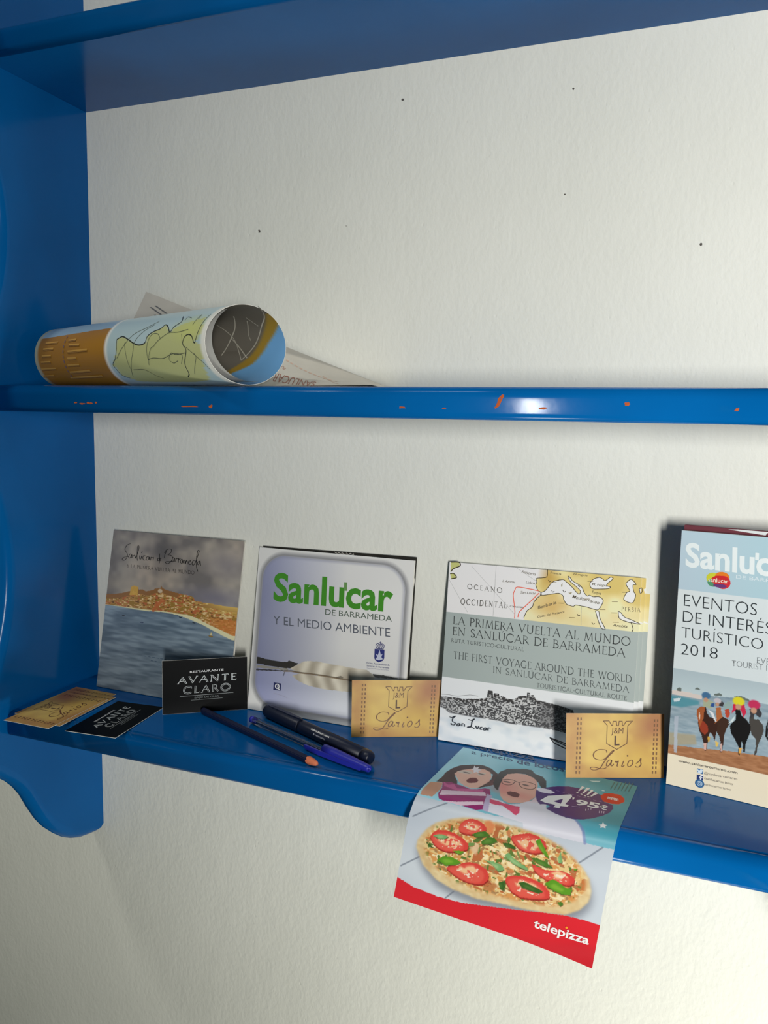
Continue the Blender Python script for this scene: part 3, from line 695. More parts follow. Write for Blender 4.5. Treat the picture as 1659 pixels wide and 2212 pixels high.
class Ras:
    def __init__(s, w, h, res, base):
        s.w, s.h, s.res = w, h, res
        s.nx, s.ny = int(round(w / res)) + 1, int(round(h / res)) + 1
        s.u = np.linspace(0, w, s.nx); s.v = np.linspace(0, h, s.ny)
        s.U, s.V = np.meshgrid(s.u, s.v)
        s.img = np.ones((s.ny, s.nx, 3)) * np.array(base, float)

    def noise(s, su, sv, seed):
        return vnoise((s.ny, s.nx), (s.h / sv, s.w / su), seed)

    def mask(s, pts, soft=0.0):
        pts = np.asarray(pts, float)
        m = np.zeros((s.ny, s.nx))
        x0, y0 = pts.min(0); x1, y1 = pts.max(0)
        i0, i1 = max(0, int(x0 / s.w * (s.nx - 1))), min(s.nx, int(x1 / s.w * (s.nx - 1)) + 2)
        j0, j1 = max(0, int(y0 / s.h * (s.ny - 1))), min(s.ny, int(y1 / s.h * (s.ny - 1)) + 2)
        if i1 <= i0 or j1 <= j0:
            return m
        U, V = s.U[j0:j1, i0:i1], s.V[j0:j1, i0:i1]
        ins = np.zeros(U.shape, bool)
        for (ax, ay), (bx, by) in zip(pts, np.roll(pts, -1, 0)):
            if ay == by:
                continue
            ins ^= ((ay > V) != (by > V)) & (U < (bx - ax) * (V - ay) / (by - ay) + ax)
        m[j0:j1, i0:i1] = ins
        return blur(m, soft / s.res) if soft else m

    def paint(s, m, col, a=1.0):
        m = np.clip(m * a, 0, 1)[..., None]
        s.img = s.img * (1 - m) + np.asarray(col, float) * m

    def poly(s, pts, col, a=1.0, soft=0.0):
        s.paint(s.mask(pts, soft), col, a)

    def disc(s, c, ru, rv, col, a=1.0, soft=0.15):
        d = np.sqrt(((s.U - c[0]) / ru) ** 2 + ((s.V - c[1]) / rv) ** 2)
        s.paint(np.clip((1 + soft - d) / (2 * soft), 0, 1), col, a)

    def line(s, pts, wid, col, a=1.0):
        pts = np.asarray(pts, float)
        x0, y0 = pts.min(0) - wid; x1, y1 = pts.max(0) + wid
        i0, i1 = max(0, int(x0 / s.w * (s.nx - 1))), min(s.nx, int(x1 / s.w * (s.nx - 1)) + 2)
        j0, j1 = max(0, int(y0 / s.h * (s.ny - 1))), min(s.ny, int(y1 / s.h * (s.ny - 1)) + 2)
        if i1 <= i0 or j1 <= j0:
            return
        U, V = s.U[j0:j1, i0:i1], s.V[j0:j1, i0:i1]
        best = np.full(U.shape, 1e9)
        for (ax, ay), (bx, by) in zip(pts[:-1], pts[1:]):
            dx, dy = bx - ax, by - ay
            t = np.clip(((U - ax) * dx + (V - ay) * dy) / (dx * dx + dy * dy + 1e-9), 0, 1)
            best = np.minimum(best, np.hypot(U - ax - t * dx, V - ay - t * dy))
        m = np.zeros((s.ny, s.nx))
        m[j0:j1, i0:i1] = np.clip((wid / 2 + s.res * 0.5 - best) / s.res, 0, 1)
        s.paint(m, col, a)

    def below(s, pts):
        """mask of everything under a polyline v(u)."""
        pts = np.asarray(pts, float)
        return (s.V < np.interp(s.u, pts[:, 0], pts[:, 1])[None, :]).astype(float)

    def mesh(s, name, mp, gain, h=0.0001):
        V = mp(s.U.ravel(), s.V.ravel(), np.full(s.U.size, h))
        i = np.arange(s.nx * s.ny).reshape(s.ny, s.nx)
        f = np.stack([i[:-1, :-1], i[:-1, 1:], i[1:, 1:], i[1:, :-1]], -1).reshape(-1, 4)
        c = np.clip(lin(np.clip(s.img, 0, 255)) / gain, 0, 0.88).reshape(-1, 3)
        return mesh_np(name, V, f, c, True)


def flat(u, v, h):
    return np.stack([u / 1000, -h, v / 1000], -1)


def smooth_path(pts, n=5, closed=False):
    p = np.asarray(pts, float)
    if len(p) < 3:
        return p
    q = np.vstack([2 * p[0] - p[1], p, 2 * p[-1] - p[-2]])
    out = []
    for i in range(1, len(q) - 2):
        t = np.linspace(0, 1, n, endpoint=False)[:, None]
        a, b, c, d = q[i - 1], q[i], q[i + 1], q[i + 2]
        out.append(0.5 * ((2 * b) + (-a + c) * t + (2 * a - 5 * b + 4 * c - d) * t ** 2 + (-a + 3 * b - 3 * c + d) * t ** 3))
    out.append(p[-1:])
    return np.vstack(out)


class Ink:
    """flat coloured shapes in sheet millimetres, each a hair above the last."""

    def __init__(s, gain=1.0, h0=0.00016, dh=0.000010, name='cover_lettering'):
        s.gain, s.hc, s.dh, s.last = gain, h0, dh, None
        s.groups = []
        s.part(name)

    def part(s, name):
        """start a new printed part."""
        s.v, s.f, s.c, s.h, s.n = [], [], [], [], 0
        s.groups.append((name, s.v, s.f, s.c, s.h))

    def tri(s, pts, faces, col):
        pts = np.asarray(pts, float)
        if s.last is not None and tuple(col) != s.last:
            s.hc += s.dh
        s.last = tuple(col)
        s.v.append(pts); s.f.append(np.asarray(faces, int) + s.n); s.n += len(pts)
        s.c.append(np.tile(np.clip(lin(col) / s.gain, 0, 0.88), (len(pts), 1)))
        s.h.append(np.full(len(pts), s.hc))

    def poly(s, pts, col):
        pts = np.asarray(pts, float)
        t = tessellate_polygon([[Vector((x, y, 0)) for x, y in pts]])
        s.tri(pts, t, col)

    def line(s, pts, wid, col, smooth=True, closed=False, taper=False):
        p = smooth_path(pts) if smooth else np.asarray(pts, float)
        if closed:
            p = np.vstack([p, p[1:2]])
        d = np.diff(p, axis=0)
        d /= np.linalg.norm(d, axis=1)[:, None] + 1e-9
        t = np.vstack([d[:1], d[:-1] + d[1:], d[-1:]])
        t /= np.linalg.norm(t, axis=1)[:, None] + 1e-9
        nrm = np.stack([-t[:, 1], t[:, 0]], 1)
        if not smooth:
            cosn = np.ones(len(p)); cosn[1:-1] = np.maximum((t[1:-1] * d[1:]).sum(1), 0.45); nrm = nrm / cosn[:, None]
        w = np.full(len(p), wid / 2)
        if taper:
            w = wid / 2 * (0.55 + 0.6 * np.abs(t[:, 1]))
        a, b = p + nrm * w[:, None], p - nrm * w[:, None]
        n = len(p)
        f = [(i, i + 1, n + i + 1) for i in range(n - 1)] + [(i, n + i + 1, n + i) for i in range(n - 1)]
        s.tri(np.vstack([a, b]), f, col)

    def disc(s, c, r, col, seg=14, ry=None):
        a = np.linspace(0, 2 * math.pi, seg, endpoint=False)
        s.poly(np.stack([c[0] + r * np.cos(a), c[1] + (ry or r) * np.sin(a)], 1), col)

    def place(s, pts, faces, size, b, col, shear=0.0):
        """pts in unit box (width size[0], cap height 1) -> baseline b = [left, right, top of first letter]."""
        o, e, tp = b
        ex = (e - o) / size
        ey = tp - o
        s.tri(o + pts[:, :1] * ex + pts[:, 1:] * (ey + shear * np.linalg.norm(ey) * ex / (np.linalg.norm(ex) + 1e-9)), faces, col)

    def text(s, string, b, col, bold=0.0, shear=0.0, cap=True):
        v, f, w, h = glyphs(string, bold, cap)
        s.place(v / np.array([1.0, h]), f, w, np.asarray(b, float), col, shear)

    def roman(s, string, b, col, wt=1.0, thick=0.11, thin=0.045, inline=None, space=0.12):
        strokes, w = roman_strokes(string, space)
        b = np.asarray(b, float)
        ex, ey = (b[1] - b[0]) / w, b[2] - b[0]
        hmm = np.linalg.norm(ey)
        for kind, p in strokes:
            q = b[0] + p[:, :1] * ex + p[:, 1:] * ey
            s.line(q, (thick if kind == 'k' else thin) * hmm * wt, col, smooth=False)
        if inline is not None:
            for kind, p in strokes:
                if kind == 'k':
                    q = b[0] + p[:, :1] * ex + p[:, 1:] * ey
                    s.line(q, thick * hmm * wt * 0.42, inline, smooth=False)

    def meshes(s, mp):
        out = []
        for name, v, f, c, h in s.groups:
            if v:
                v = np.vstack(v)
                out.append((name, mesh_np(name, mp(v[:, 0], v[:, 1], np.concatenate(h)), np.vstack(f), np.vstack(c))))
        return out


_gl = {}


def glyphs(string, bold=0.0, cap=True):
    key = (string, bold, cap)
    if key not in _gl:
        def conv(t):
            cu = bpy.data.curves.new('lettering', 'FONT')
            cu.body = t
            cu.size = 1.0
            cu.resolution_u = 3
            cu.offset = bold
            o = bpy.data.objects.new('lettering', cu)
            me = bpy.data.meshes.new_from_object(o)
            me.calc_loop_triangles()
            v = np.empty(len(me.vertices) * 3); me.vertices.foreach_get('co', v)
            f = np.empty(len(me.loop_triangles) * 3, np.int32); me.loop_triangles.foreach_get('vertices', f)
            bpy.data.objects.remove(o); bpy.data.curves.remove(cu); bpy.data.meshes.remove(me)
            return v.reshape(-1, 3)[:, :2], f.reshape(-1, 3)
        v, f = conv(string)
        ref, _ = conv('H' if cap else 'x')
        v = v - np.array([v[:, 0].min(), 0])
        _gl[key] = (v, f, v[:, 0].max(), ref[:, 1].max())
    return _gl[key]


def arc(cx, cy, rx, ry, a0, a1, n=14):
    a = np.radians(np.linspace(a0, a1, n))
    return np.stack([cx + rx * np.cos(a), cy + ry * np.sin(a)], 1)


def roman_font():
    L = lambda *a: np.array(a, float).reshape(-1, 2)
    sf = lambda x, y, r=.085: ('n', L(x - r, y, x + r, y))
    F = {}
    F['A'] = (.78, [('n', L(.03, 0, .4, 1)), ('k', L(.38, 1, .75, 0)), ('n', L(.15, .36, .62, .36)), sf(.03, 0), sf(.75, 0)])
    F['B'] = (.6, [('k', L(.12, 0, .12, 1)), ('n', np.vstack([L(.02, .99), arc(.28, .76, .22, .23, 90, -90), L(.12, .53)])), ('k', np.vstack([arc(.3, .27, .27, .27, 90, -90), L(.02, .01)]))])
    F['C'] = (.8, [('k', arc(.45, .5, .42, .5, 45, 315, 22)), ('n', L(.76, .7, .76, .93))])
    F['D'] = (.82, [('k', L(.12, 0, .12, 1)), ('k', np.vstack([L(.02, .99), arc(.3, .5, .48, .49, 90, -90, 20), L(.02, .01)]))])
    F['E'] = (.52, [('k', L(.12, 0, .12, 1)), ('n', L(.03, .98, .48, .98, .5, .86)), ('n', L(.12, .52, .42, .52)), ('n', L(.03, .02, .5, .02, .53, .15))])
    F['F'] = (.5, [('k', L(.12, 0, .12, 1)), ('n', L(.03, .98, .48, .98, .5, .86)), ('n', L(.12, .52, .42, .52)), sf(.12, 0)])
    F['G'] = (.84, [('k', arc(.45, .5, .42, .5, 45, 300, 22)), ('k', L(.74, .0, .74, .42)), sf(.74, .42)])
    F['H'] = (.82, [('k', L(.12, 0, .12, 1)), ('k', L(.7, 0, .7, 1)), ('n', L(.12, .52, .7, .52)), sf(.12, 0), sf(.12, 1), sf(.7, 0), sf(.7, 1)])
    F['I'] = (.26, [('k', L(.13, 0, .13, 1)), sf(.13, 0), sf(.13, 1)])
    F['J'] = (.36, [('k', np.vstack([L(.22, 1), arc(.06, -.02, .16, .2, 0, -80, 8)])), sf(.22, 1)])
    F['L'] = (.52, [('k', L(.12, 0, .12, 1)), ('n', L(.03, .02, .48, .02, .52, .16)), sf(.12, 1)])
    F['M'] = (.98, [('n', L(.1, 0, .18, 1)), ('k', L(.18, 1, .49, .05)), ('n', L(.49, .05, .8, 1)), ('k', L(.8, 1, .88, 0)), sf(.1, 0), sf(.88, 0)])
    F['N'] = (.86, [('n', L(.12, 0, .12, 1)), ('k', L(.1, 1, .74, 0)), ('n', L(.74, 0, .74, 1)), sf(.12, 0), sf(.74, 1), sf(.08, 1, .06)])
    F['O'] = (.94, [('k', arc(.47, .5, .43, .5, 0, 360, 30))])
    F['P'] = (.56, [('k', L(.12, 0, .12, 1)), ('k', np.vstack([L(.02, .99), arc(.28, .74, .24, .25, 90, -90), L(.12, .49)])), sf(.12, 0)])
    F['R'] = (.66, [('k', L(.12, 0, .12, 1)), ('n', np.vstack([L(.02, .99), arc(.27, .75, .22, .24, 90, -90), L(.12, .51)])), ('k', L(.3, .51, .66, 0)), sf(.12, 0)])
    F['S'] = (.54, [('k', np.vstack([arc(.27, .75, .2, .25, 25, 200, 9), L(.27, .5), arc(.27, .26, .22, .26, 20, -155, 9)]))])
    F['T'] = (.66, [('k', L(.33, 0, .33, 1)), ('n', L(.03, .86, .06, .98, .6, .98, .63, .86)), sf(.33, 0)])
    F['U'] = (.82, [('k', np.vstack([L(.13, 1), arc(.41, .3, .28, .3, 180, 360, 14), L(.69, 1)])), sf(.13, 1), sf(.69, 1)])
    F['V'] = (.78, [('k', L(.04, 1, .4, 0)), ('n', L(.38, 0, .74, 1)), sf(.04, 1), sf(.74, 1)])
    F['W'] = (1.1, [('k', L(.04, 1, .32, 0)), ('n', L(.32, 0, .56, .95)), ('k', L(.54, .95, .8, 0)), ('n', L(.8, 0, 1.06, 1)), sf(.04, 1), sf(1.06, 1)])
    F['Y'] = (.7, [('k', L(.04, 1, .35, .45)), ('n', L(.35, .45, .66, 1)), ('k', L(.35, .45, .35, 0)), sf(.35, 0), sf(.04, 1), sf(.66, 1)])
    F['-'] = (.34, [('k', L(.06, .45, .28, .45))])
    F['.'] = (.2, [('k', L(.06, .03, .14, .03))])
    F["'"] = (.0, [('n', L(-.5, 1.08, -.36, 1.26))])
    F['Q'] = (.94, F['O'][1] + [('n', L(.55, .1, .95, -.15))])
    F['X'] = (.72, [('k', L(.05, 1, .67, 0)), ('n', L(.05, 0, .67, 1))])
    F[' '] = (.36, [])
    return F


RF = roman_font()


def roman_strokes(string, space=0.12):
    x, out = 0.0, []
    for ch in string:
        w, st = RF[ch]
        for k, p in st:
            out.append((k, p + np.array([x, 0])))
        x += w + (space if w else 0)
    return out, x - space


def paper_print(parent, ras=None, ink=None, gain=1.0, mp=flat, mat=None, name='cover_picture', h=0.0001):
    if ras is not None:
        obj(name, ras.mesh(name, mp, gain, h), mat, parent)
    if ink is not None:
        for nm, me in ink.meshes(mp):
            obj(nm, me, mat, parent)

# ------------------------------------------------------------------ materials in use
_w = P2('WALL', 'specks') / 1000
FLECKS = [(x, z, r) for (x, z), r in zip(_w, (.0009, .0016, .0014, .0011, .0014, .0008))]
PLASTER = plaster()
BLUE = blue_paint()
PAPER = solid('white_paper', (226, 224, 216), 0.6, 0.3)
PAPER_EDGE = solid('page_edges', (206, 203, 190), 0.8, 0.2, vscale=900, var=0.16)
GLOSS = print_mat('printed_glossy_card', 0.28, 0.45)
MATTE = print_mat('printed_matt_paper', 0.5, 0.3)
FOIL = print_mat('printed_gold_card', 0.38, 0.45)
INKBLACK = print_mat('printed_black_card', 0.4, 0.05)
NAVY = solid('navy_plastic', (17, 24, 44), 0.38, 0.45)
NAVY_SOFT = solid('navy_lacquer', (16, 22, 52), 0.35, 0.5)
INKBLUE = solid('blue_plastic', (38, 44, 160), 0.35, 0.5)
WOOD = solid('orange_pencil_wood', (214, 122, 88), 0.7, 0.2, var=0.2, vscale=300)
RUST = solid('bare_orange_primer', (176, 84, 42), 0.7, 0.2, var=0.25, vscale=400)
BLACKCARD = solid('black_card', (13, 16, 17), 0.55, 0.35)
DARKCOVER = solid('dark_cover', (42, 40, 36), 0.35, 0.4, var=0.3, vscale=80)
MAROON = solid('maroon_cover', (112, 56, 66), 0.35, 0.4)
CLEAR = clear_plastic()

# ------------------------------------------------------------------ the wall
bm = bmesh.new()
box(bm, -1.6, 2.6, 0.0, 0.12, -1.7, 1.7)
o = obj('wall_back', bm_mesh('wall_back', bm), PLASTER)
o['kind'] = 'structure'
o['label'] = 'rough white plastered wall behind the blue shelves'


# ------------------------------------------------------------------ the shelf unit
def front_curve():
    """front outline of a side panel as (y, z), bottom bracket to top crest."""
    pts = [(0.0, -.5135), (-.0035, -.5185), (-.010, -.5205), (-.0191, -.5202), (-.0325, -.517), (-.0452, -.5114), (-.058, -.503), (-.0695, -.4930), (-.082, -.480), (-.0921, -.4665), (-.0985, -.4555),
           (-.1042, -.4450), (-.1129, -.4280), (-.1215, -.4155), (-.1303, -.4058), (-.1471, -.3908), (-.160, -.3805), (-.171, -.368), (-.1765, -.3525), (-.1775, -.340)]

    def bay(zc, half, mid, nose, n=18):
        for i in range(1, n):
            t = -1 + 2 * i / n
            pts.append((-(mid + (nose - mid) * abs(t) ** 1.9), zc + half * t))
    bay(-.181, .150, .1285, .1750)
    pts.extend([(-.1775, -.022), (-.1785, -.012), (-.1775, -.003)])
    bay(.150, .146, .1195, .1750)
    pts.extend([(-.1775, .300), (-.1785, .309), (-.1775, .318)])
    bay(.470, .146, .1195, .1750)
    pts.extend([(-.171, .625), (-.150, .645), (-.120, .665), (-.095, .70), (-.06, .73), (-.03, .742), (-.01, .742), (0.0, .735)])
    return pts


def side_panel_mesh(th, r=.0105):
    pts = np.array(front_curve())
    n = len(pts)
    d = np.zeros_like(pts)
    d[1:-1] = pts[2:] - pts[:-2]; d[0] = pts[1] - pts[0]; d[-1] = pts[-1] - pts[-2]
    d /= np.linalg.norm(d, axis=1)[:, None]
    nrm = np.stack([-d[:, 1], d[:, 0]], 1)          # inward
    if (nrm[n // 2, 0]) < 0:
        nrm = -nrm
    amt = np.clip(np.minimum(-pts[:, 0] / .02, 1), 0, 1)
    rings = []
    for k in range(6):
        a = k / 5 * math.pi / 2
        rings.append((-r * (1 - math.sin(a)), r * (1 - math.cos(a))) if False else (-r * (1 - math.cos(a)), r * (1 - math.sin(a))))
    rings += [(-th - x, ins) for x, ins in reversed(rings)]
    bm = bmesh.new()
    rows = []
    for x, ins in rings:
        q = pts + nrm * (ins * amt)[:, None]
        rows.append([bm.verts.new((x, min(y, 0), z)) for y, z in q])
    for a, b in zip(rows, rows[1:]):
        for i in range(n - 1):
            bm.faces.new((a[i], a[i + 1], b[i + 1], b[i]))
        bm.faces.new((a[-1], a[0], b[0], b[-1]))
    for row in (rows[0], rows[-1]):
        for tr in tessellate_polygon([[v.co for v in row]]):
            bm.faces.new([row[i] for i in tr])
    me = bm_mesh('side_panel', bm)
    for p in me.polygons:
        p.use_smooth = abs(p.normal.x) < 0.999 and abs(p.normal.y) < .9999
    return me


def board_mesh(rt=.0085, rb=.0055):
    y0, prof = -DEP, [(0, 0)]
    prof.append((y0 + rt + .0045, 0.0))
    prof.append((y0 + rt + .0030, -.0007))           # shallow groove where the nosing meets the top
    prof.append((y0 + rt + .0012, -.0001))
    for k in range(8):
        a = k / 7 * math.pi / 2
        prof.append((y0 + rt - rt * math.sin(a), -rt + rt * math.cos(a)))
    for k in range(6):
        a = k / 5 * math.pi / 2
        prof.append((y0 + rb - rb * math.cos(a), -TH + rb - rb * math.sin(a)))
    prof.append((0, -TH))
    bm = bmesh.new()
    xs = [0.0, XR]
    rows = [[bm.verts.new((x, y, z)) for y, z in prof] for x in xs]
    n = len(prof)
    for i in range(n):
        bm.faces.new((rows[0][i], rows[0][(i + 1) % n], rows[1][(i + 1) % n], rows[1][i]))
    bm.faces.new(rows[0]); bm.faces.new(rows[1])
    me = bm_mesh('shelf_board', bm)
    for p in me.polygons:
        p.use_smooth = p.normal.y < -0.05
    return me


shelf = thing('wall_shelf', 'glossy blue painted wooden wall shelf unit with scalloped side panels', 'shelf', (0, 0, 0))
pm = side_panel_mesh(PT)
obj('side_panel', pm, BLUE, shelf)
rp = obj('side_panel', pm, BLUE, shelf)
rp.location = (XR, 0, 0); rp.scale = (-1, 1, 1)
bmsh = board_mesh()
boards = []
for z in (0.0, -ZB, ZT + TH):
    b = obj('shelf_board', bmsh, BLUE, shelf)
    b.location = (0, 0, z)
    boards.append(b)


def lip_point(x, z):
    """surface of the middle board's rounded nosing at height z (below its top)."""
    rt, rb = .0085, .0055
    if z > -rt:
        a = math.acos(max(-1, min(1, (z + rt) / rt))); return (x, -DEP + rt - rt * math.sin(a), z), (0, -math.sin(a), math.cos(a))
    return (x, -DEP, z), (0, -1, 0)


def paint_chip(x, z, ru, rv, tilt=0.0, seed=0):
    r = random.Random(seed)
    bm = bmesh.new()
    n = 11
    ring = []
    for k in range(n):
        a = 2 * math.pi * k / n
        q = r.uniform(.55, 1.15)
        dx, dz = ru * q * math.cos(a), rv * q * math.sin(a)
        dx, dz = dx * math.cos(tilt) - dz * math.sin(tilt), dx * math.sin(tilt) + dz * math.cos(tilt)
        (px, py, pz), nn = lip_point(x + dx, max(-.0195, min(-.0004, z + dz)))
        ring.append(bm.verts.new((px + nn[0] * .00008, py + nn[1] * .00008, pz + nn[2] * .00008)))
    (px, py, pz), nn = lip_point(x, z)
    c = bm.verts.new((px, py + nn[1] * .00016, pz + nn[2] * .00016))
    for k in range(n):
        bm.faces.new((ring[k], ring[(k + 1) % n], c))
    obj('paint_chip', bm_mesh('paint_chip', bm), RUST, boards[0])


ch = P2('LIP', 'chips') / 1000
for i, (ru, rv, tl) in enumerate(((.0016, .0011, 0), (.010, .0007, 0), (.0019, .0017, .5), (.0034, .0009, 0), (.0020, .0005, 0), (.0017, .0052, -.45), (.0032, .0010, 0), (.0027, .0018, 0), (.0018, .0012, .3), (.0007, .0010, 0), (.0011, .0026, -.5))):
    x, z = ch[i]
    paint_chip(x, min(z, -.004), ru, rv, tl, i)
for dx, z, ru in ((-.014, -.0160, .0022), (-.006, -.0168, .004), (.003, -.0163, .0026), (.009, -.0158, .0016)):
    paint_chip(ch[0][0] + dx, z, ru, .0008, 0, int(1000 + dx * 1e4))


# ------------------------------------------------------------------ booklets
def pose(item, lift=0.0):
    x0, y0, rz, le, w, h = ITEMS[item]
    return (x0, y0, -ZB + lift), (-math.radians(le), 0, math.radians(rz)), w, h


def booklet_body(root, w, h, th, cover=PAPER, inset=.0007, u0=0.0, v0=0.0, pages=True):
    t = .00032
    bm = bmesh.new()
    box(bm, u0, u0 + w, 0, t, v0, v0 + h)
    box(bm, u0, u0 + w, th - t, th, v0, v0 + h)
    box(bm, u0, u0 + t, t, th - t, v0, v0 + h)
    obj('cover', bm_mesh('cover', bm), cover, root)
    if pages:
        bm = bmesh.new()
        n = max(3, int(th / .0007))
        step = (th - 2 * t - .0002) / n
        for k in range(n):
            e = rng.uniform(0, .0006)
            y = t + .0001 + k * step
            box(bm, u0 + t + .0001, u0 + w - inset - e, y, y + step * .8, v0 + .0003, v0 + h - .0004 - e * .5)
        obj('pages', bm_mesh('pages', bm), PAPER_EDGE, root)


def B(item, key):
    return P2(item, key)


# --- booklet with the painted bay
def art_bay(w, h):
    G = .54
    r = Ras(w, h, .5, (118, 108, 102))
    I = 'B1'
    n = .5 * r.noise(38, 26, 1) + .3 * r.noise(16, 12, 2) + .2 * r.noise(7, 6, 3)
    n = np.clip((n - .28) / .44, 0, 1)[..., None]
    warm = r.noise(60, 60, 5)[..., None]
    r.img = (1 - n) * np.array((96, 92, 90)) + n * ((1 - warm) * np.array((138, 134, 126)) + warm * np.array((158, 142, 126)))
    r.disc((70, 158), 9, 24, (72, 70, 70), .6, .8)
    r.disc((152, 148), 20, 12, (104, 100, 104), .7, .8)
    r.disc((140, 112), 34, 9, (98, 96, 108), .8, .8)
    r.disc((20, 116), 26, 8, (152, 142, 128), .5, .8)
    sky = r.img.copy()
    # sea
    sea = r.below(B(I, 'coast'))
    s = .5 * r.noise(22, 3.2, 11) + .3 * r.noise(9, 1.6, 12) + .2 * r.noise(40, 14, 13)
    s = np.clip((s - .3) / .42, 0, 1)[..., None]
    depth = np.clip((95 - r.V) / 95, 0, 1)[..., None]
    seac = (1 - s) * np.array((76, 88, 98)) + s * np.array((116, 128, 136))
    seac = seac * (1 - .22 * depth) + np.array((4, 12, 22)) * (1 - depth) * .5
    # land
    land = r.below(B(I, 'skyline'))
    a = r.noise(6, 2.0, 21); b = r.noise(2.6, 1.0, 22); c = r.noise(30, 10, 23)
    lc = np.ones_like(r.img) * np.array((150, 112, 62))
    lc = np.where((a > .62)[..., None], np.array((128, 98, 44)), lc)
    lc = np.where((b > .70)[..., None], np.array((186, 158, 116)), lc)
    lc = np.where(((b < .24) & (a < .6))[..., None], np.array((92, 62, 36)), lc)
    lc = np.where(((r.noise(3.4, 1.2, 25) > .72))[..., None], np.array((150, 84, 52)), lc)
    top = np.interp(r.u, *B(I, 'skyline').T)[None, :] - r.V
    lc = np.where(((top < 5) & (c > .42))[..., None], np.array((120, 84, 50)), lc)
    far = np.clip((r.U - 112) / 40, 0, 1)[..., None]
    ridge = np.clip(1 - top / 12, 0, 1)[..., None]
    lc = lc * (1 - .7 * far * ridge) + np.array((196, 172, 92)) * .7 * far * ridge
    low = np.clip((r.U - 130) / 22, 0, 1) * ((top > 14)).astype(float)
    lc = lc * (1 - .75 * low[..., None]) + np.array((166, 102, 50)) * .75 * low[..., None]
    r.img = sky * (1 - land[..., None]) + lc * land[..., None]
    bch = np.clip(r.below(B(I, 'beach')) - sea, 0, 1)
    r.paint(bch, (196, 182, 148), .95)
    r.img = r.img * (1 - sea[..., None]) + seac * sea[..., None]
    r.line(B(I, 'rust'), 4.0, (160, 88, 52), .8)
    sk = B(I, 'skyline')
    r.poly([sk[4], sk[6], (sk[8][0] + 2, sk[8][1]), (sk[8][0] + 2, sk[8][1] - 9), (sk[4][0] - 1, sk[4][1] - 9)], (176, 138, 62), .9)
    r.disc(sk[14] + (0, -3), 3, 2.2, (170, 152, 128))
    k = Ink(G, name='printed_boat')
    for key in ('boat', 'boat3', 'boat4'):
        k.part('printed_boat')
        p = B(I, key)[0]
        k.poly([p + (-2.2, .4), p + (2.4, .1), p + (1.6, -.8), p + (-1.4, -.7)], (38, 44, 54))
    k.part('printed_boat')
    p = B(I, 'boat2')[0]
    k.poly([p + (-3, 0), p + (3, -.2), p + (2, -1.1), p + (-2, -1)], (52, 62, 84))
    k.poly([p + (-.4, 0), p + (.2, 4.2), p + (.7, 0)], (96, 106, 122))
    k.part('printed_boat')
    p = B(I, 'boat5')[0]
    k.poly([p + (-3.2, .6), p + (3, .2), p + (2, -1.4), p + (-2, -1.2)], (112, 92, 54))
    k.poly([p + (-1.2, .5), p + (-.2, 4.4), p + (1.6, .8)], (178, 164, 118))
    ink = (28, 26, 26)
    k.part('handwritten_title')
    for i in range(22):
        k.line(B(I, 's%d' % i), .75, ink, taper=True)
    k.part('subtitle')
    k.roman('Y LA PRIMERA VUELTA AL MUNDO', B(I, 'sub'), (48, 44, 42), 1.25)
    k.part('small_print')
    for q in range(4):
        v = 41 - q * 3.6
        for s_ in range(7 - q):
            u = 60 + q * 9 + s_ * 5.2
            k.line([(u, v), (u + rng.uniform(2, 4.3), v)], .55, (52, 66, 84), smooth=False)
    return r, k, G


loc, rot, w, h = pose('B1', .0006)
t = thing('booklet', 'booklet with a painted bay, grey clouds and handwritten title, next to the left panel', 'booklet', loc, rot)
booklet_body(t, w, h, .0034)
r, k, G = art_bay(w * 1000, h * 1000)
paper_print(t, r, k, G, mat=GLOSS)


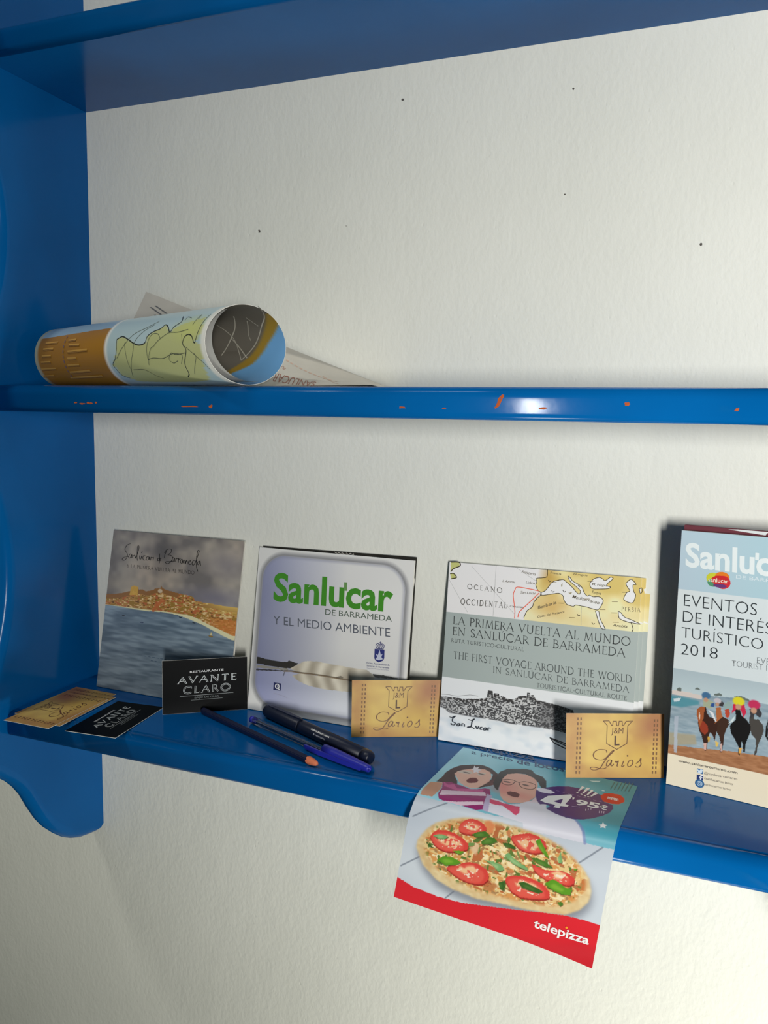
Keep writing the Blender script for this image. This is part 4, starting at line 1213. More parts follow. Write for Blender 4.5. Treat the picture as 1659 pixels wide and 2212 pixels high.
# --- white booklet with the feather
def art_feather(w, h):
    G = .74
    I = 'B2'
    r = Ras(w, h, .5, (204, 203, 200))
    u0, u1, v0, v1, rad = 6.6, 163.5, 7.0, 161.0, 25.0
    cx = np.clip(r.U, u0 + rad, u1 - rad); cy = np.clip(r.V, v0 + rad, v1 - rad)
    sd = np.hypot(r.U - cx, r.V - cy) - rad
    r.paint(np.clip(1 - np.abs(sd - 1.2) / 4.6, 0, 1) * (sd > -1), (112, 112, 116), .8)
    r.img[..., :] = np.where((sd > 6)[..., None], np.array((204, 203, 200)), r.img)
    fx = np.clip((r.U - u0) / 95, 0, 1)[..., None]
    fy = np.clip(r.V / h, 0, 1)[..., None]
    sky = (1 - fx) * np.array((128, 132, 160)) + fx * np.array((202, 201, 199))
    sky = sky * (.96 + .06 * fy)
    n = r.noise(50, 40, 3)[..., None]
    sky = sky + (n - .5) * 14
    water = (1 - fx) * np.array((134, 138, 172)) + fx * np.array((194, 196, 202))
    img = np.where((r.V > 46)[..., None], sky, water)
    ins = np.clip(.5 - sd, 0, 1)[..., None]
    r.img = r.img * (1 - ins) + img * ins
    r.paint(np.clip(1 + sd / 3.2, 0, 1) * (sd < 0), (126, 128, 146), .55)
    r.poly(B(I, 'tree'), (46, 44, 40), .95, .4)
    r.poly(B(I, 'strip'), (134, 130, 118), .9, .3)
    r.poly(B(I, 'dark'), (52, 50, 52), .9, .2)
    r.poly(B(I, 'treer'), (58, 58, 58), .9, .3)
    # feather vanes with ribs
    for key, sgn in (('up', 1), ('low', -1)):
        m = r.mask(B(I, key), .4)
        q = r.U - sgn * .35 * (r.V - 45)
        rib = .5 + .5 * np.sin(q / 3.1 + 2 * r.noise(24, 24, 7))
        shade = (.45 + .55 * rib + .35 * (r.noise(5, 9, 8) - .5))[..., None]
        c = (1 - shade) * np.array((134, 124, 108)) + shade * np.array((206, 199, 182))
        tipfade = np.clip((r.U - 112) / 30, 0, 1)[..., None]
        c = c * (1 - .35 * tipfade) + np.array((136, 136, 136)) * .35 * tipfade
        r.img = r.img * (1 - m[..., None]) + c * m[..., None]
    r.line(B(I, 'quill'), 1.1, (112, 92, 66), .9)
    r.line([(x, y + .7) for x, y in B(I, 'quill')], .5, (60, 52, 42), .8)
    r.line(B(I, 'quill2'), .7, (70, 70, 80))
    r.poly(B(I, 'bird'), (120, 112, 98), 1)
    k = Ink(G, name='title')
    gr = (62, 128, 40)
    k.text('Sanlucar', B(I, 'san'), gr, .028)
    k.poly(B(I, 'acc'), (96, 134, 78))
    k.part('subtitle')
    k.text('DE BARRAMEDA', B(I, 'deb'), (72, 86, 74))
    k.text('Y EL MEDIO AMBIENTE', B(I, 'yel'), (84, 88, 98), -.002)
    k.part('crest')
    k.poly(B(I, 'shield'), (44, 50, 108))
    k.poly(B(I, 'star'), (176, 180, 196))
    for i in range(1, 8):
        k.line(B(I, 'crown%d' % i), .7, (50, 54, 104))
    k.part('crest_caption')
    nb = (70, 74, 112)
    k.text('Excmo. Ayuntamiento de', B(I, 'c1'), nb, .012)
    k.text('Sanlúcar de Barrameda', B(I, 'c2'), nb, .012)
    k.text('Negociado Municipal de Turismo', B(I, 'c3'), (120, 122, 146))
    k.part('square_logo')
    q = B(I, 'qbox')
    k.poly(q, (40, 44, 84))
    c = q.mean(0)
    a = np.radians(np.linspace(0, 360, 20))
    k.line(np.stack([c[0] + 2.1 * np.cos(a), c[1] + .3 + 2.2 * np.sin(a)], 1), 1.1, (214, 214, 222))
    k.line([c + (.4, -.8), c + (2.8, -3)], 1.2, (214, 214, 222), smooth=False)
    k.line([c + (-.4, .4), c + (.6, .9), c + (.4, -.2)], .6, (214, 214, 222))
    k.line([c + (-3, -7), c + (7, -8.4), c + (12, -9.6)], .5, (150, 150, 170))
    return r, k, G


loc, rot, w, h = pose('B2', .0006)
t = thing('booklet', 'white booklet with green Sanlúcar title and a feather, behind the dark marker', 'booklet', loc, rot)
booklet_body(t, w, h, .0026)
r, k, G = art_feather(w * 1000, h * 1000)
paper_print(t, r, k, G, mat=GLOSS)

M2 = Matrix.Translation(loc) @ Matrix.Rotation(rot[2], 4, 'Z') @ Matrix.Rotation(rot[0], 4, 'X') @ Matrix.Translation((.0040, .0034, 0)) @ Matrix.Rotation(-math.radians(.55), 4, 'Y')
t = thing('booklet', 'dark booklet hidden behind the white feather booklet, only its corner showing', 'booklet', (M2.translation.x, M2.translation.y, -ZB + .0008), M2.to_euler())
booklet_body(t, .1690, .1690, .0022, DARKCOVER)
k = Ink(.74)
for u in (84, 88, 92, 97, 101):
    k.line([(u - 2, 168.2), (u + rng.uniform(0, 2), 166.6), (u + 2, 168)], .6, (176, 172, 164))
k.part('corner_print')
k.line([(167.8, 150), (168.6, 146), (167.6, 138)], .7, (200, 198, 190))
paper_print(t, None, k, .74, mat=GLOSS)


# --- booklet with the old map and the engraving
def art_voyage(w, h):
    G = .88
    I = 'B3'
    r = Ras(w, h, .36, (226, 224, 224))
    bt, bb = B(I, 'bandtop')[:, 1].mean(), B(I, 'bandbot')[:, 1].mean()
    # map
    m = np.zeros_like(r.U)
    atl = B(I, 'atl')
    poly = np.vstack([[(w + 5, h + 8), (atl[0][0], h + 8)], atl, [(atl[-1][0], 100), (w + 5, 100)]])
    m = r.mask(poly)
    n = .6 * r.noise(30, 18, 31) + .4 * r.noise(9, 7, 32)
    n = np.clip((n - .25) / .5, 0, 1)[..., None]
    lc = (1 - n) * np.array((212, 188, 112)) + n * np.array((236, 225, 174))
    south = np.clip((150 - r.V) / 30, 0, 1)[..., None] * .55
    lc = lc * (1 - south) + np.array((230, 222, 190)) * south
    r.img = r.img * (1 - m[..., None]) + lc * m[..., None]
    r.disc((98, 137), 12, 9, (204, 160, 92), .6, .8)
    r.disc((94, 163), 6, 9, (186, 146, 72), .7, .8)
    sea = (229, 227, 226)
    for key in ('med', 'black', 'casp', 'aral', 'red', 'gulf'):
        r.poly(B(I, key), sea)
    for key in ('amer', 'amer2'):
        r.poly(B(I, key), (190, 190, 120))
    for key in ('sic', 'sard'):
        r.poly(B(I, key), (150, 140, 110))
    # grey-green band
    band = ((r.V < bt) & (r.V > bb)).astype(float)
    r.paint(band, (166, 176, 173))
    r.paint(band * np.clip((60 - r.U) / 80, 0, 1), (150, 160, 158), .5)
    # engraving
    bot = (r.V < bb).astype(float)
    n = r.noise(40, 12, 41)
    r.paint(bot, (224, 226, 228))
    cl = np.clip((.6 * r.noise(18, 9, 42) + .4 * r.noise(6, 4, 43) - .42) / .3, 0, 1)
    sk, bo = B(I, 'esky'), B(I, 'ebot')
    r.paint(r.below(bo) * cl, (190, 202, 212), .6)
    town = r.below(np.vstack([sk, [(130, 33), (176, 30)]])) - r.below(np.vstack([bo, [(176, 4)]]))
    town = np.clip(town, 0, 1)
    f1, f2, f3 = r.noise(1.25, .8, 51), r.noise(.8, .7, 52), r.noise(9, 5, 53)
    hatch = ((f1 * .55 + f2 * .45) > (.47 + .16 * (f3 - .5))).astype(float)
    r.paint(town, (196, 196, 196))
    r.paint(town * hatch, (62, 62, 64), .92)
    top = np.interp(r.u, sk[:, 0], sk[:, 1])[None, :] - r.V
    r.paint(town * ((top < 3.2) & (f1 > .36)), (58, 56, 56), .9)
    r.paint(town * np.clip((r.U - 88) / 8, 0, 1), (74, 74, 76), .5)
    r.paint(town * np.clip((22 - r.U) / 20, 0, 1), (120, 120, 122), .35)
    edge = np.abs(np.interp(r.u, bo[:, 0], bo[:, 1])[None, :] - r.V)
    r.paint(np.clip(1 - edge / .9, 0, 1) * bot * (r.noise(3, 3, 54) > .3), (96, 96, 100), .8)
    k = Ink(G, name='map_coastlines')
    dk = (58, 50, 40)
    for key in ('med', 'black', 'casp', 'aral', 'red', 'gulf'):
        p = B(I, key)
        k.line(np.vstack([p, p[:1]]), .55, dk)
    for key in ('atl', 'arab'):
        k.line(B(I, key), .6, dk)
    for key in ('amer', 'amer2'):
        k.line(B(I, key), .9, dk)
    for i in range(1, 6):
        k.line(B(I, 'g%d' % i), .22, (150, 150, 150), smooth=False)
    k.part('red_route')
    k.line(B(I, 'route1'), .75, (226, 104, 84))
    k.line(B(I, 'route2'), .75, (226, 104, 84))
    tx = (84, 80, 76)
    k.part('map_names')
    k.roman('OCEANO', B(I, 'oce'), tx, 1.1, space=.34)
    k.roman('OCCIDENTAL', B(I, 'occ'), tx, 1.1, space=.34)
    k.roman('PERSIA', B(I, 'per'), (120, 108, 84), 1.1, space=.3)
    for key, s in (('medt', 'Mediterraneo'), ('azo', 'I. Azores'), ('lis', 'Lisboa'), ('fin', 'Finisterra'), ('slu', 'San Lucar'), ('can', 'I. Canarias'), ('neg', 'M. Negro'), ('ara', 'Arabia'), ('tur', 'Turquia'), ('ber', 'Berberia'), ('bar', 'Francia'), ('tun', 'Costa del Poniente'), ('hun', 'Hungria')):
        k.text(s, B(I, key), (96, 88, 72), .004, .25)
    for q in ((100, 160), (104, 140), (96, 158), (126, 146), (140, 138), (150, 136), (158, 155), (128, 162), (114, 128), (150, 146), (152, 128)):
        k.line([q, (q[0] + 5, q[1] + .4)], .5, (128, 112, 78), smooth=False)
    for q in ((93.5, 160), (97, 151), (120, 158), (107, 152), (121, 132), (134, 126)):
        k.line([(q[0], q[1]), (q[0] + 1.2, q[1] - 1.6), (q[0] + 2.6, q[1] - .6)], .5, dk)
    tt = (62, 66, 66)
    k.part('spanish_title')
    k.roman('LA PRIMERA VUELTA AL MUNDO', B(I, 't1'), tt, 1.0, .10, .05)
    k.roman("EN SANLU'CAR DE BARRAMEDA", B(I, 't2'), tt, 1.0, .10, .05)
    k.roman("RUTA TURI'STICO-CULTURAL", B(I, 't3'), tt, 1.0, .11, .06)
    k.part('english_title')
    k.roman('THE FIRST VOYAGE AROUND THE WORLD', B(I, 't4'), (84, 90, 90), 1.0, .10, .05)
    k.roman("IN SANLU'CAR DE BARRAMEDA", B(I, 't5'), (84, 90, 90), 1.0, .10, .05)
    k.roman('TOURISTICAL-CULTURAL ROUTE', B(I, 't6'), (92, 98, 98), 1.0, .11, .06)
    k.part('engraving_lines')
    k.line(B(I, 'hill'), .35, (130, 130, 132))
    for i in (1, 2, 3):
        k.line(B(I, 'cast%d' % i), .7, (48, 48, 50), smooth=False)
    p = B(I, 'cast1')
    for f in (.25, .5, .75):
        k.line([p[1] * (1 - f) + p[2] * f, p[0] * (1 - f) + p[3] * f], .5, (70, 70, 72), smooth=False)
    for key in ('stair', 'stair2'):
        k.line(B(I, key), .9, (60, 60, 62), smooth=False)
    k.part('engraved_ship')
    k.line(B(I, 'ship1'), .9, (44, 46, 50), smooth=False)
    k.line(B(I, 'ship2'), .8, (52, 54, 58), smooth=False)
    k.line(B(I, 'ship3'), 1.2, (44, 46, 50), smooth=False)
    k.part('engraving_caption')
    for i in range(8):
        k.line(B(I, 'l%d' % i), 1.15, (62, 66, 74), taper=True)
    return r, k, G


ART_V = None
for i, (du, dy, dv, lab) in enumerate(((0, 0, 0, 'booklet with old sea map, grey title band and town engraving, resting on the flyer'),
                                      (.0036, .0037, -.0008, 'copy of the voyage booklet directly behind the front one, its edge showing at right'),
                                      (.0076, .0072, -.0012, 'rearmost copy of the voyage booklet, leaning on the wall behind the others'))):
    loc, rot, w, h = pose('B3', .0011)
    M = Matrix.Translation(loc) @ Matrix.Rotation(rot[2], 4, 'Z') @ Matrix.Rotation(rot[0], 4, 'X')
    q = M @ Vector((du, dy, 0))
    t = thing('booklet', lab, 'booklet', (q.x, q.y, -ZB + (.0011 if i == 0 else .0013)), rot, 'voyage booklets leaning on the wall')
    booklet_body(t, w, h + dv, .0030)
    if i == 0:
        r, k, G = art_voyage(w * 1000, h * 1000)
        ra, rb_ = r.mesh('cover_picture', flat, G), k.meshes(flat)
    obj('cover_picture', ra, GLOSS, t).scale = (1, 1, (h + dv) / h)
    if i == 0:
        for nm, me in rb_:
            obj(nm, me, GLOSS, t)


# --- tall events brochure
def art_events(w, h):
    G = 1.0
    I = 'B4'
    r = Ras(w, h, .45, (220, 228, 230))
    z1, z2, z3 = 168.4, 101.6, 27.0
    hd = r.V > z1
    fx = np.clip(r.U / 90, 0, 1)[..., None]
    r.img = np.where(hd[..., None], (1 - fx) * np.array((186, 206, 219)) + fx * np.array((172, 206, 216)), r.img)
    r.img = np.where((~hd & (r.V > z2))[..., None], (1 - .2 * fx) * np.array((219, 227, 229)) + .2 * fx * np.array((206, 218, 226)), r.img)
    ph = (r.V <= z2) & (r.V > z3)
    fy = np.clip((r.V - 80) / 20, 0, 1)[..., None]
    r.img = np.where(ph[..., None], fy * np.array((178, 194, 201)) + (1 - fy) * np.array((196, 212, 216)), r.img)
    hz = r.below(B(I, 'hor')) * ph
    n = (.6 * r.noise(12, 2.2, 1) + .4 * r.noise(4, 1.2, 2))[..., None]
    river = (1 - n) * np.array((124, 146, 160)) + n * np.array((172, 188, 196))
    r.img = np.where((hz > 0)[..., None], river, r.img)
    r.poly(B(I, 'wall'), (222, 208, 200), .95, .3)
    r.poly(B(I, 'teal'), (84, 148, 162), .9, .5)
    for i in range(1, 5):
        r.poly(B(I, 'bush%d' % i), (96, 106, 100), .9, .4)
    r.poly(B(I, 'sign'), (214, 224, 228))
    r.poly(B(I, 'grass'), (172, 160, 132), .85, .8)
    sd = r.below(B(I, 'sand')) * ph
    n = (.5 * r.noise(9, 2, 5) + .5 * r.noise(3, 1, 6))[..., None]
    r.img = np.where((sd > 0)[..., None], (1 - n) * np.array((146, 96, 62)) + n * np.array((192, 140, 100)), r.img)
    r.poly(B(I, 'post'), (182, 190, 202), .85)
    bottom = r.V <= z3
    r.img = np.where(bottom[..., None], (1 - .5 * fx) * np.array((240, 228, 202)) + .5 * fx * np.array((226, 212, 184)), r.img)
    # runners continue out of frame: repeat the far pair to the right
    br, bl, gy = (138, 58, 36), (26, 24, 24), (74, 70, 66)
    r.poly(B(I, 'h2'), (66, 44, 34), 1, .2)
    r.poly(B(I, 'h5'), gy, 1, .2)
    r.poly(B(I, 'h6'), bl, 1, .2)
    r.poly(B(I, 'h1'), (62, 38, 30), 1, .2)
    r.poly(B(I, 'h1c'), (150, 60, 40), 1, .4)
    hp = B(I, 'h1')
    r.poly([hp[0], hp[1], hp[2] - (1, 0), hp[2] + (-1.5, -10), hp[0] + (3, -15), hp[-1]], (168, 92, 52), 1, .2)
    r.poly(B(I, 'h1w'), (232, 214, 196))
    r.poly(B(I, 'h2')[[0, 1, 2, 3, 14, 15, 16]], (176, 104, 62), 1, .2)
    r.poly(B(I, 'h3'), (186, 74, 52), 1, .2)
    r.poly(B(I, 'h4'), bl, 1, .2)
    for du in (34, 62):
        r.poly(B(I, 'h1') + (44 + du, -4), (60, 42, 34), 1, .2)
        r.poly(B(I, 'j4') + (du, -3), (70, 92, 150), 1, .2)
    r.poly(B(I, 'j1'), (170, 178, 150), 1, .2)
    r.poly(B(I, 'b1'), (52, 86, 150), 1, .2)
    r.poly(B(I, 'j2'), (64, 60, 62), 1, .2)
    r.poly(B(I, 'j3'), (150, 172, 168), 1, .3)
    r.poly(B(I, 'j4'), (204, 44, 76), 1, .2)
    r.poly(B(I, 'j5'), (62, 60, 64), 1, .2)
    for key, col in (('w1', (226, 226, 228)), ('w2', (206, 220, 222)), ('lg1', (214, 172, 160)), ('lg2', (224, 168, 84)), ('lg3', (206, 170, 160)), ('lg4', (226, 190, 96)), ('lg5', (206, 160, 70))):
        r.poly(B(I, key), col)
    for key, col, f in (('j1h', (70, 112, 150), 1), ('j2h', (196, 190, 196), 1), ('j4h', (226, 214, 48), 1), ('j5h', (196, 52, 92), 1)):
        c = B(I, key)[0]
        rr = {'j1h': 3.4, 'j2h': 2.8, 'j4h': 4.3, 'j5h': 4.4}[key]
        r.disc(c, rr, rr * .85, col)
        r.disc(c + (0, -rr * 1.1), rr * .5, rr * .55, (196, 150, 124))
    k = Ink(G, name='title')
    wh = (232, 240, 242)
    k.text('Sanlucar', B(I, 'san'), wh, .028)
    k.poly(B(I, 'acc'), wh)
    k.text('DE BARRAMEDA', B(I, 'deb'), (220, 232, 238))
    k.part('round_logo')
    c = B(I, 'logo')[0]
    for du, dv, ru, rv, col in ((-4, .8, 5.5, 4.6, (206, 206, 60)), (-4, -2.6, 4.4, 3.4, (84, 150, 110)), (2.2, 2.6, 5.4, 4.2, (232, 128, 40)), (3.0, -1.6, 5.6, 5.4, (214, 48, 60)), (.5, -.4, 6.2, 4.0, (206, 44, 48)), (1.0, -4.6, 5.0, 1.6, (110, 60, 120))):
        k.disc(c + (du, dv), ru, col, 20, rv)
    k.text('sanlucar', B(I, 'lt'), (250, 232, 214), .012)
    dk = (52, 58, 62)
    k.part('event_lettering')
    k.text('EVENTOS', B(I, 'ev'), dk, -.016)
    k.text('DE INTERÉS', B(I, 'di'), dk, -.016)
    k.text('TURÍSTICO', B(I, 'tu'), dk, -.016)
    k.text('2018', B(I, 'yr'), dk, -.016)
    k.text('EVENTS OF', B(I, 'e1'), (112, 118, 122), -.018)
    k.text('TOURIST INTEREST', B(I, 'e2'), (112, 118, 122), -.018)
    k.part('web_address')
    k.text('www.sanlucarturismo.com', B(I, 'www'), (66, 62, 60), .004)
    gt = (128, 120, 112)
    k.text('@sanlucarturismo', B(I, 'tt1'), gt)
    k.text('/sanlucarturismo', B(I, 'tt2'), gt)
    k.text('sanlucarturismo', B(I, 'tt3'), (150, 142, 132))
    k.part('social_icons')
    q = B(I, 'tw'); k.poly(q, (66, 112, 160)); c = q.mean(0)
    k.poly([c + (-2.6, 1.6), c + (-.6, .6), c + (.4, 1.9), c + (1.6, 1.8), c + (2.6, 1.2), c + (1.8, .4), c + (1.4, -1.2), c + (-.4, -2.2), c + (-2.6, -1.4), c + (-1.4, -.9), c + (-2.4, .2)], (214, 226, 236))
    q = B(I, 'fb'); k.poly(q, (44, 58, 110)); c = q.mean(0)
    k.line([c + (2.2, 2.2), c + (1.0, 2.2), c + (.6, 1.2), c + (.6, -3)], 1.1, (232, 234, 240), smooth=False)
    k.line([c + (-.6, .2), c + (2.0, .2)], .9, (232, 234, 240), smooth=False)
    c = B(I, 'ig')[0]; k.disc(c, 3.6, (58, 104, 150), 20)
    a = np.radians(np.linspace(0, 360, 24))
    k.line(np.stack([c[0] + 1.9 * np.cos(a), c[1] + 1.9 * np.sin(a)], 1), .5, (190, 208, 222))
    k.line(np.stack([c[0] + .9 * np.cos(a), c[1] + .9 * np.sin(a)], 1), .4, (190, 208, 222))
    return r, k, G


loc, rot, w, h = pose('B4', .0004)
t = thing('brochure', 'tall pale blue events brochure with racing horses, at the right edge of the shelf', 'brochure', loc, rot)
booklet_body(t, w, h, .0020)
r, k, G = art_events(w * 1000, h * 1000)
paper_print(t, r, k, G, mat=GLOSS)
M = Matrix.Translation(loc) @ Matrix.Rotation(rot[2], 4, 'Z')
q = M @ Vector((.0006, .0030, 0))
t = thing('brochure', 'maroon brochure standing just behind the pale blue events brochure', 'brochure', (q.x, q.y, -ZB + .0006), (-math.radians(.4), 0, rot[2]))
booklet_body(t, .099, .2203, .0034, MAROON)
k = Ink(1.0)
k.poly([(33, 219.4), (60, 217), (62, 219.8), (40, 220)], (226, 232, 232))
paper_print(t, None, k, 1.0, mat=GLOSS)


# ------------------------------------------------------------------ business cards
def art_gold():
    G = 1.0
    r = Ras(85, 55, .7, (200, 160, 76))
    n = (.55 * r.noise(26, 20, 61) + .3 * r.noise(11, 9, 62) + .15 * r.noise(5, 5, 63))
    n = np.clip((n - .3) / .4, 0, 1)[..., None]
    r.img = (1 - n) * np.array((178, 128, 66)) + n * np.array((216, 180, 92))
    r.disc((34, 34), 17, 17, (220, 190, 104), .8, .8)
    r.disc((62, 16), 15, 14, (220, 186, 84), .7, .8)
    r.disc((75, 44), 13, 12, (164, 104, 66), .85, .7)
    r.disc((5, 24), 8, 26, (176, 124, 72), .7, .8)
    r.disc((42, 1), 30, 7, (176, 124, 62), .6, .8)
    k = Ink(G)
    ink = (98, 60, 26)
    I = 'L2'
    k.line(P2(I, 'sh'), .65, ink, smooth=False)
    k.text('J&M', P2(I, 'jm'), ink)
    k.line(P2(I, 'L'), 1.4, (74, 44, 20), smooth=False)
    for i in range(6):
        k.line(P2(I, 'a%d' % i), .85, (108, 66, 28), taper=True)
    k.disc(P2(I, 'dot')[0], .8, ink, 8)
    for key in ('colA', 'colB', 'colC', 'colD'):
        (a, b) = P2(I, key)
        for i in range(12):
            c = a + (b - a) * i / 11
            k.poly([c + (-.62, -1.15), c + (.62, -1.15), c + (.62, 1.15), c + (-.62, 1.15)], (116, 78, 40))
    return r.mesh('printed_face', flat, G, .00008), k.meshes(flat)[0][1]


def art_black():
    k = Ink(.62, .00016)
    I = 'AV'
    s, bk = (196, 198, 198), (5, 6, 7)
    k.poly([(0.15, 0.15), (84.85, 0.15), (84.85, 54.85), (.15, 54.85)], bk)
    f = k.meshes(flat)[0][1]
    k = Ink(.62, .00022)
    k.text('RESTAURANTE', P2(I, 'res'), (206, 208, 208), .005)
    k.roman('AVANTE', P2(I, 'av'), (178, 182, 182), 1.0, .26, .09, bk, .2)
    k.roman('CLARO', P2(I, 'cl'), (150, 154, 154), 1.0, .24, .09, bk, .24)
    k.line(P2(I, 'r1'), .42, (128, 132, 132), smooth=False)
    k.line(P2(I, 'r2'), .36, (112, 116, 116), smooth=False)
    k.text('BAJO DE GUIA', P2(I, 'ba'), (104, 108, 108), .004)
    return f, k.meshes(flat)[0][1]


bm = bmesh.new(); box(bm, 0, .085, 0, .0004, 0, .055)
CARD = bm_mesh('card_stock', bm)
CARD.materials.append(PAPER)
GOLD, BLACK = art_gold(), art_black()


def card(label, loc, rot, art, mat, group, arch=0.0):
    t = thing('business_card', label, 'card', loc, rot, group)
    obj('card_stock', CARD, None, t)
    obj('printed_face', art[0], mat, t)
    obj('card_lettering', art[1], mat, t)
    return t


for item, lab, art, mat, grp in (('L2', 'gold business card with castle shield, standing between the sea map booklet and events brochure', GOLD, FOIL, 'gold business cards'),
                                 ('L1', 'gold business card with castle shield, leaning on the feather booklet right of the marker', GOLD, FOIL, 'gold business cards'),
                                 ('AV', 'black restaurant business card standing upright in front of the painted bay booklet', BLACK, INKBLACK, 'black business cards')):
    loc, rot, w, h = pose(item, .0003)
    card(lab, loc, rot, art, mat, grp)


def flat_card(label, cx, cy, z, deg, art, mat, grp, pitch=0.0):
    rz = math.radians(deg)
    a = -math.pi / 2
    M = Matrix.Rotation(rz, 4, 'Z') @ Matrix.Rotation(math.radians(pitch), 4, 'Y') @ Matrix.Rotation(a, 4, 'X')
    off = M @ Vector((.0425, 0, .0275))
    t = card(label, (cx - off.x, cy - off.y, z - off.z), M.to_euler(), art, mat, grp)
    return t


flat_card('gold business card at the bottom of the small stack by the left panel', .0375, -.0925, -ZB + .0006, 89.5, GOLD, FOIL, 'gold business cards')
flat_card('gold business card in the middle of the small stack by the left panel', .0470, -.1030, -ZB + .0013, 92.5, GOLD, FOIL, 'gold business cards')
flat_card('gold business card on top of the small stack by the left panel', .0437, -.1125, -ZB + .0020, 91.0, GOLD, FOIL, 'gold business cards')
flat_card('black business card lying flat near the shelf edge, right of the gold stack', .1125, -.1065, -ZB + .0010, 95.5, BLACK, INKBLACK, 'black business cards', .6)


# ------------------------------------------------------------------ pizza flyer draped over the nosing
FX0, FT0, FTH, FP0, FP1, FR_, FYC = .4277, -.0943, .1133, 1.4159, .1268, .0262, -.1247
FW, FH = 156.6, 186.0


def flyer_xyz(u, v):
    u, v = u / 1000, v / 1000
    X = FX0 + u * math.cos(FTH) + v * math.sin(FTH)
    s = -(FT0 - u * math.sin(FTH) + v * math.cos(FTH))
    zf = -ZB + .0003
    ph = FP0 + FP1 * u / .148
    a = np.clip(s / FR_, 0, ph)
    ex = np.maximum(s - FR_ * ph, 0)
    y = np.where(s < 0, FYC - s, FYC - FR_ * np.sin(a) - ex * np.cos(ph))
    z = np.where(s < 0, zf, zf - FR_ + FR_ * np.cos(a) - ex * np.sin(ph))
    # lower right corner turns up a little
    cu = np.clip((u - .085) / .07 - v / .016, 0, 1)
    y = y - .006 * cu ** 2
    return np.stack([X, y, z], -1)


FBASE = np.array((.505, -.12, -ZB))


def flyer_map(u, v, h):
    p = flyer_xyz(u, v)
    pu, pv = flyer_xyz(u + .05, v) - p, flyer_xyz(u, v + .05) - p
    n = np.cross(pu, pv)
    n /= np.linalg.norm(n, axis=-1)[:, None] + 1e-12
    return p + n * h[:, None] - FBASE


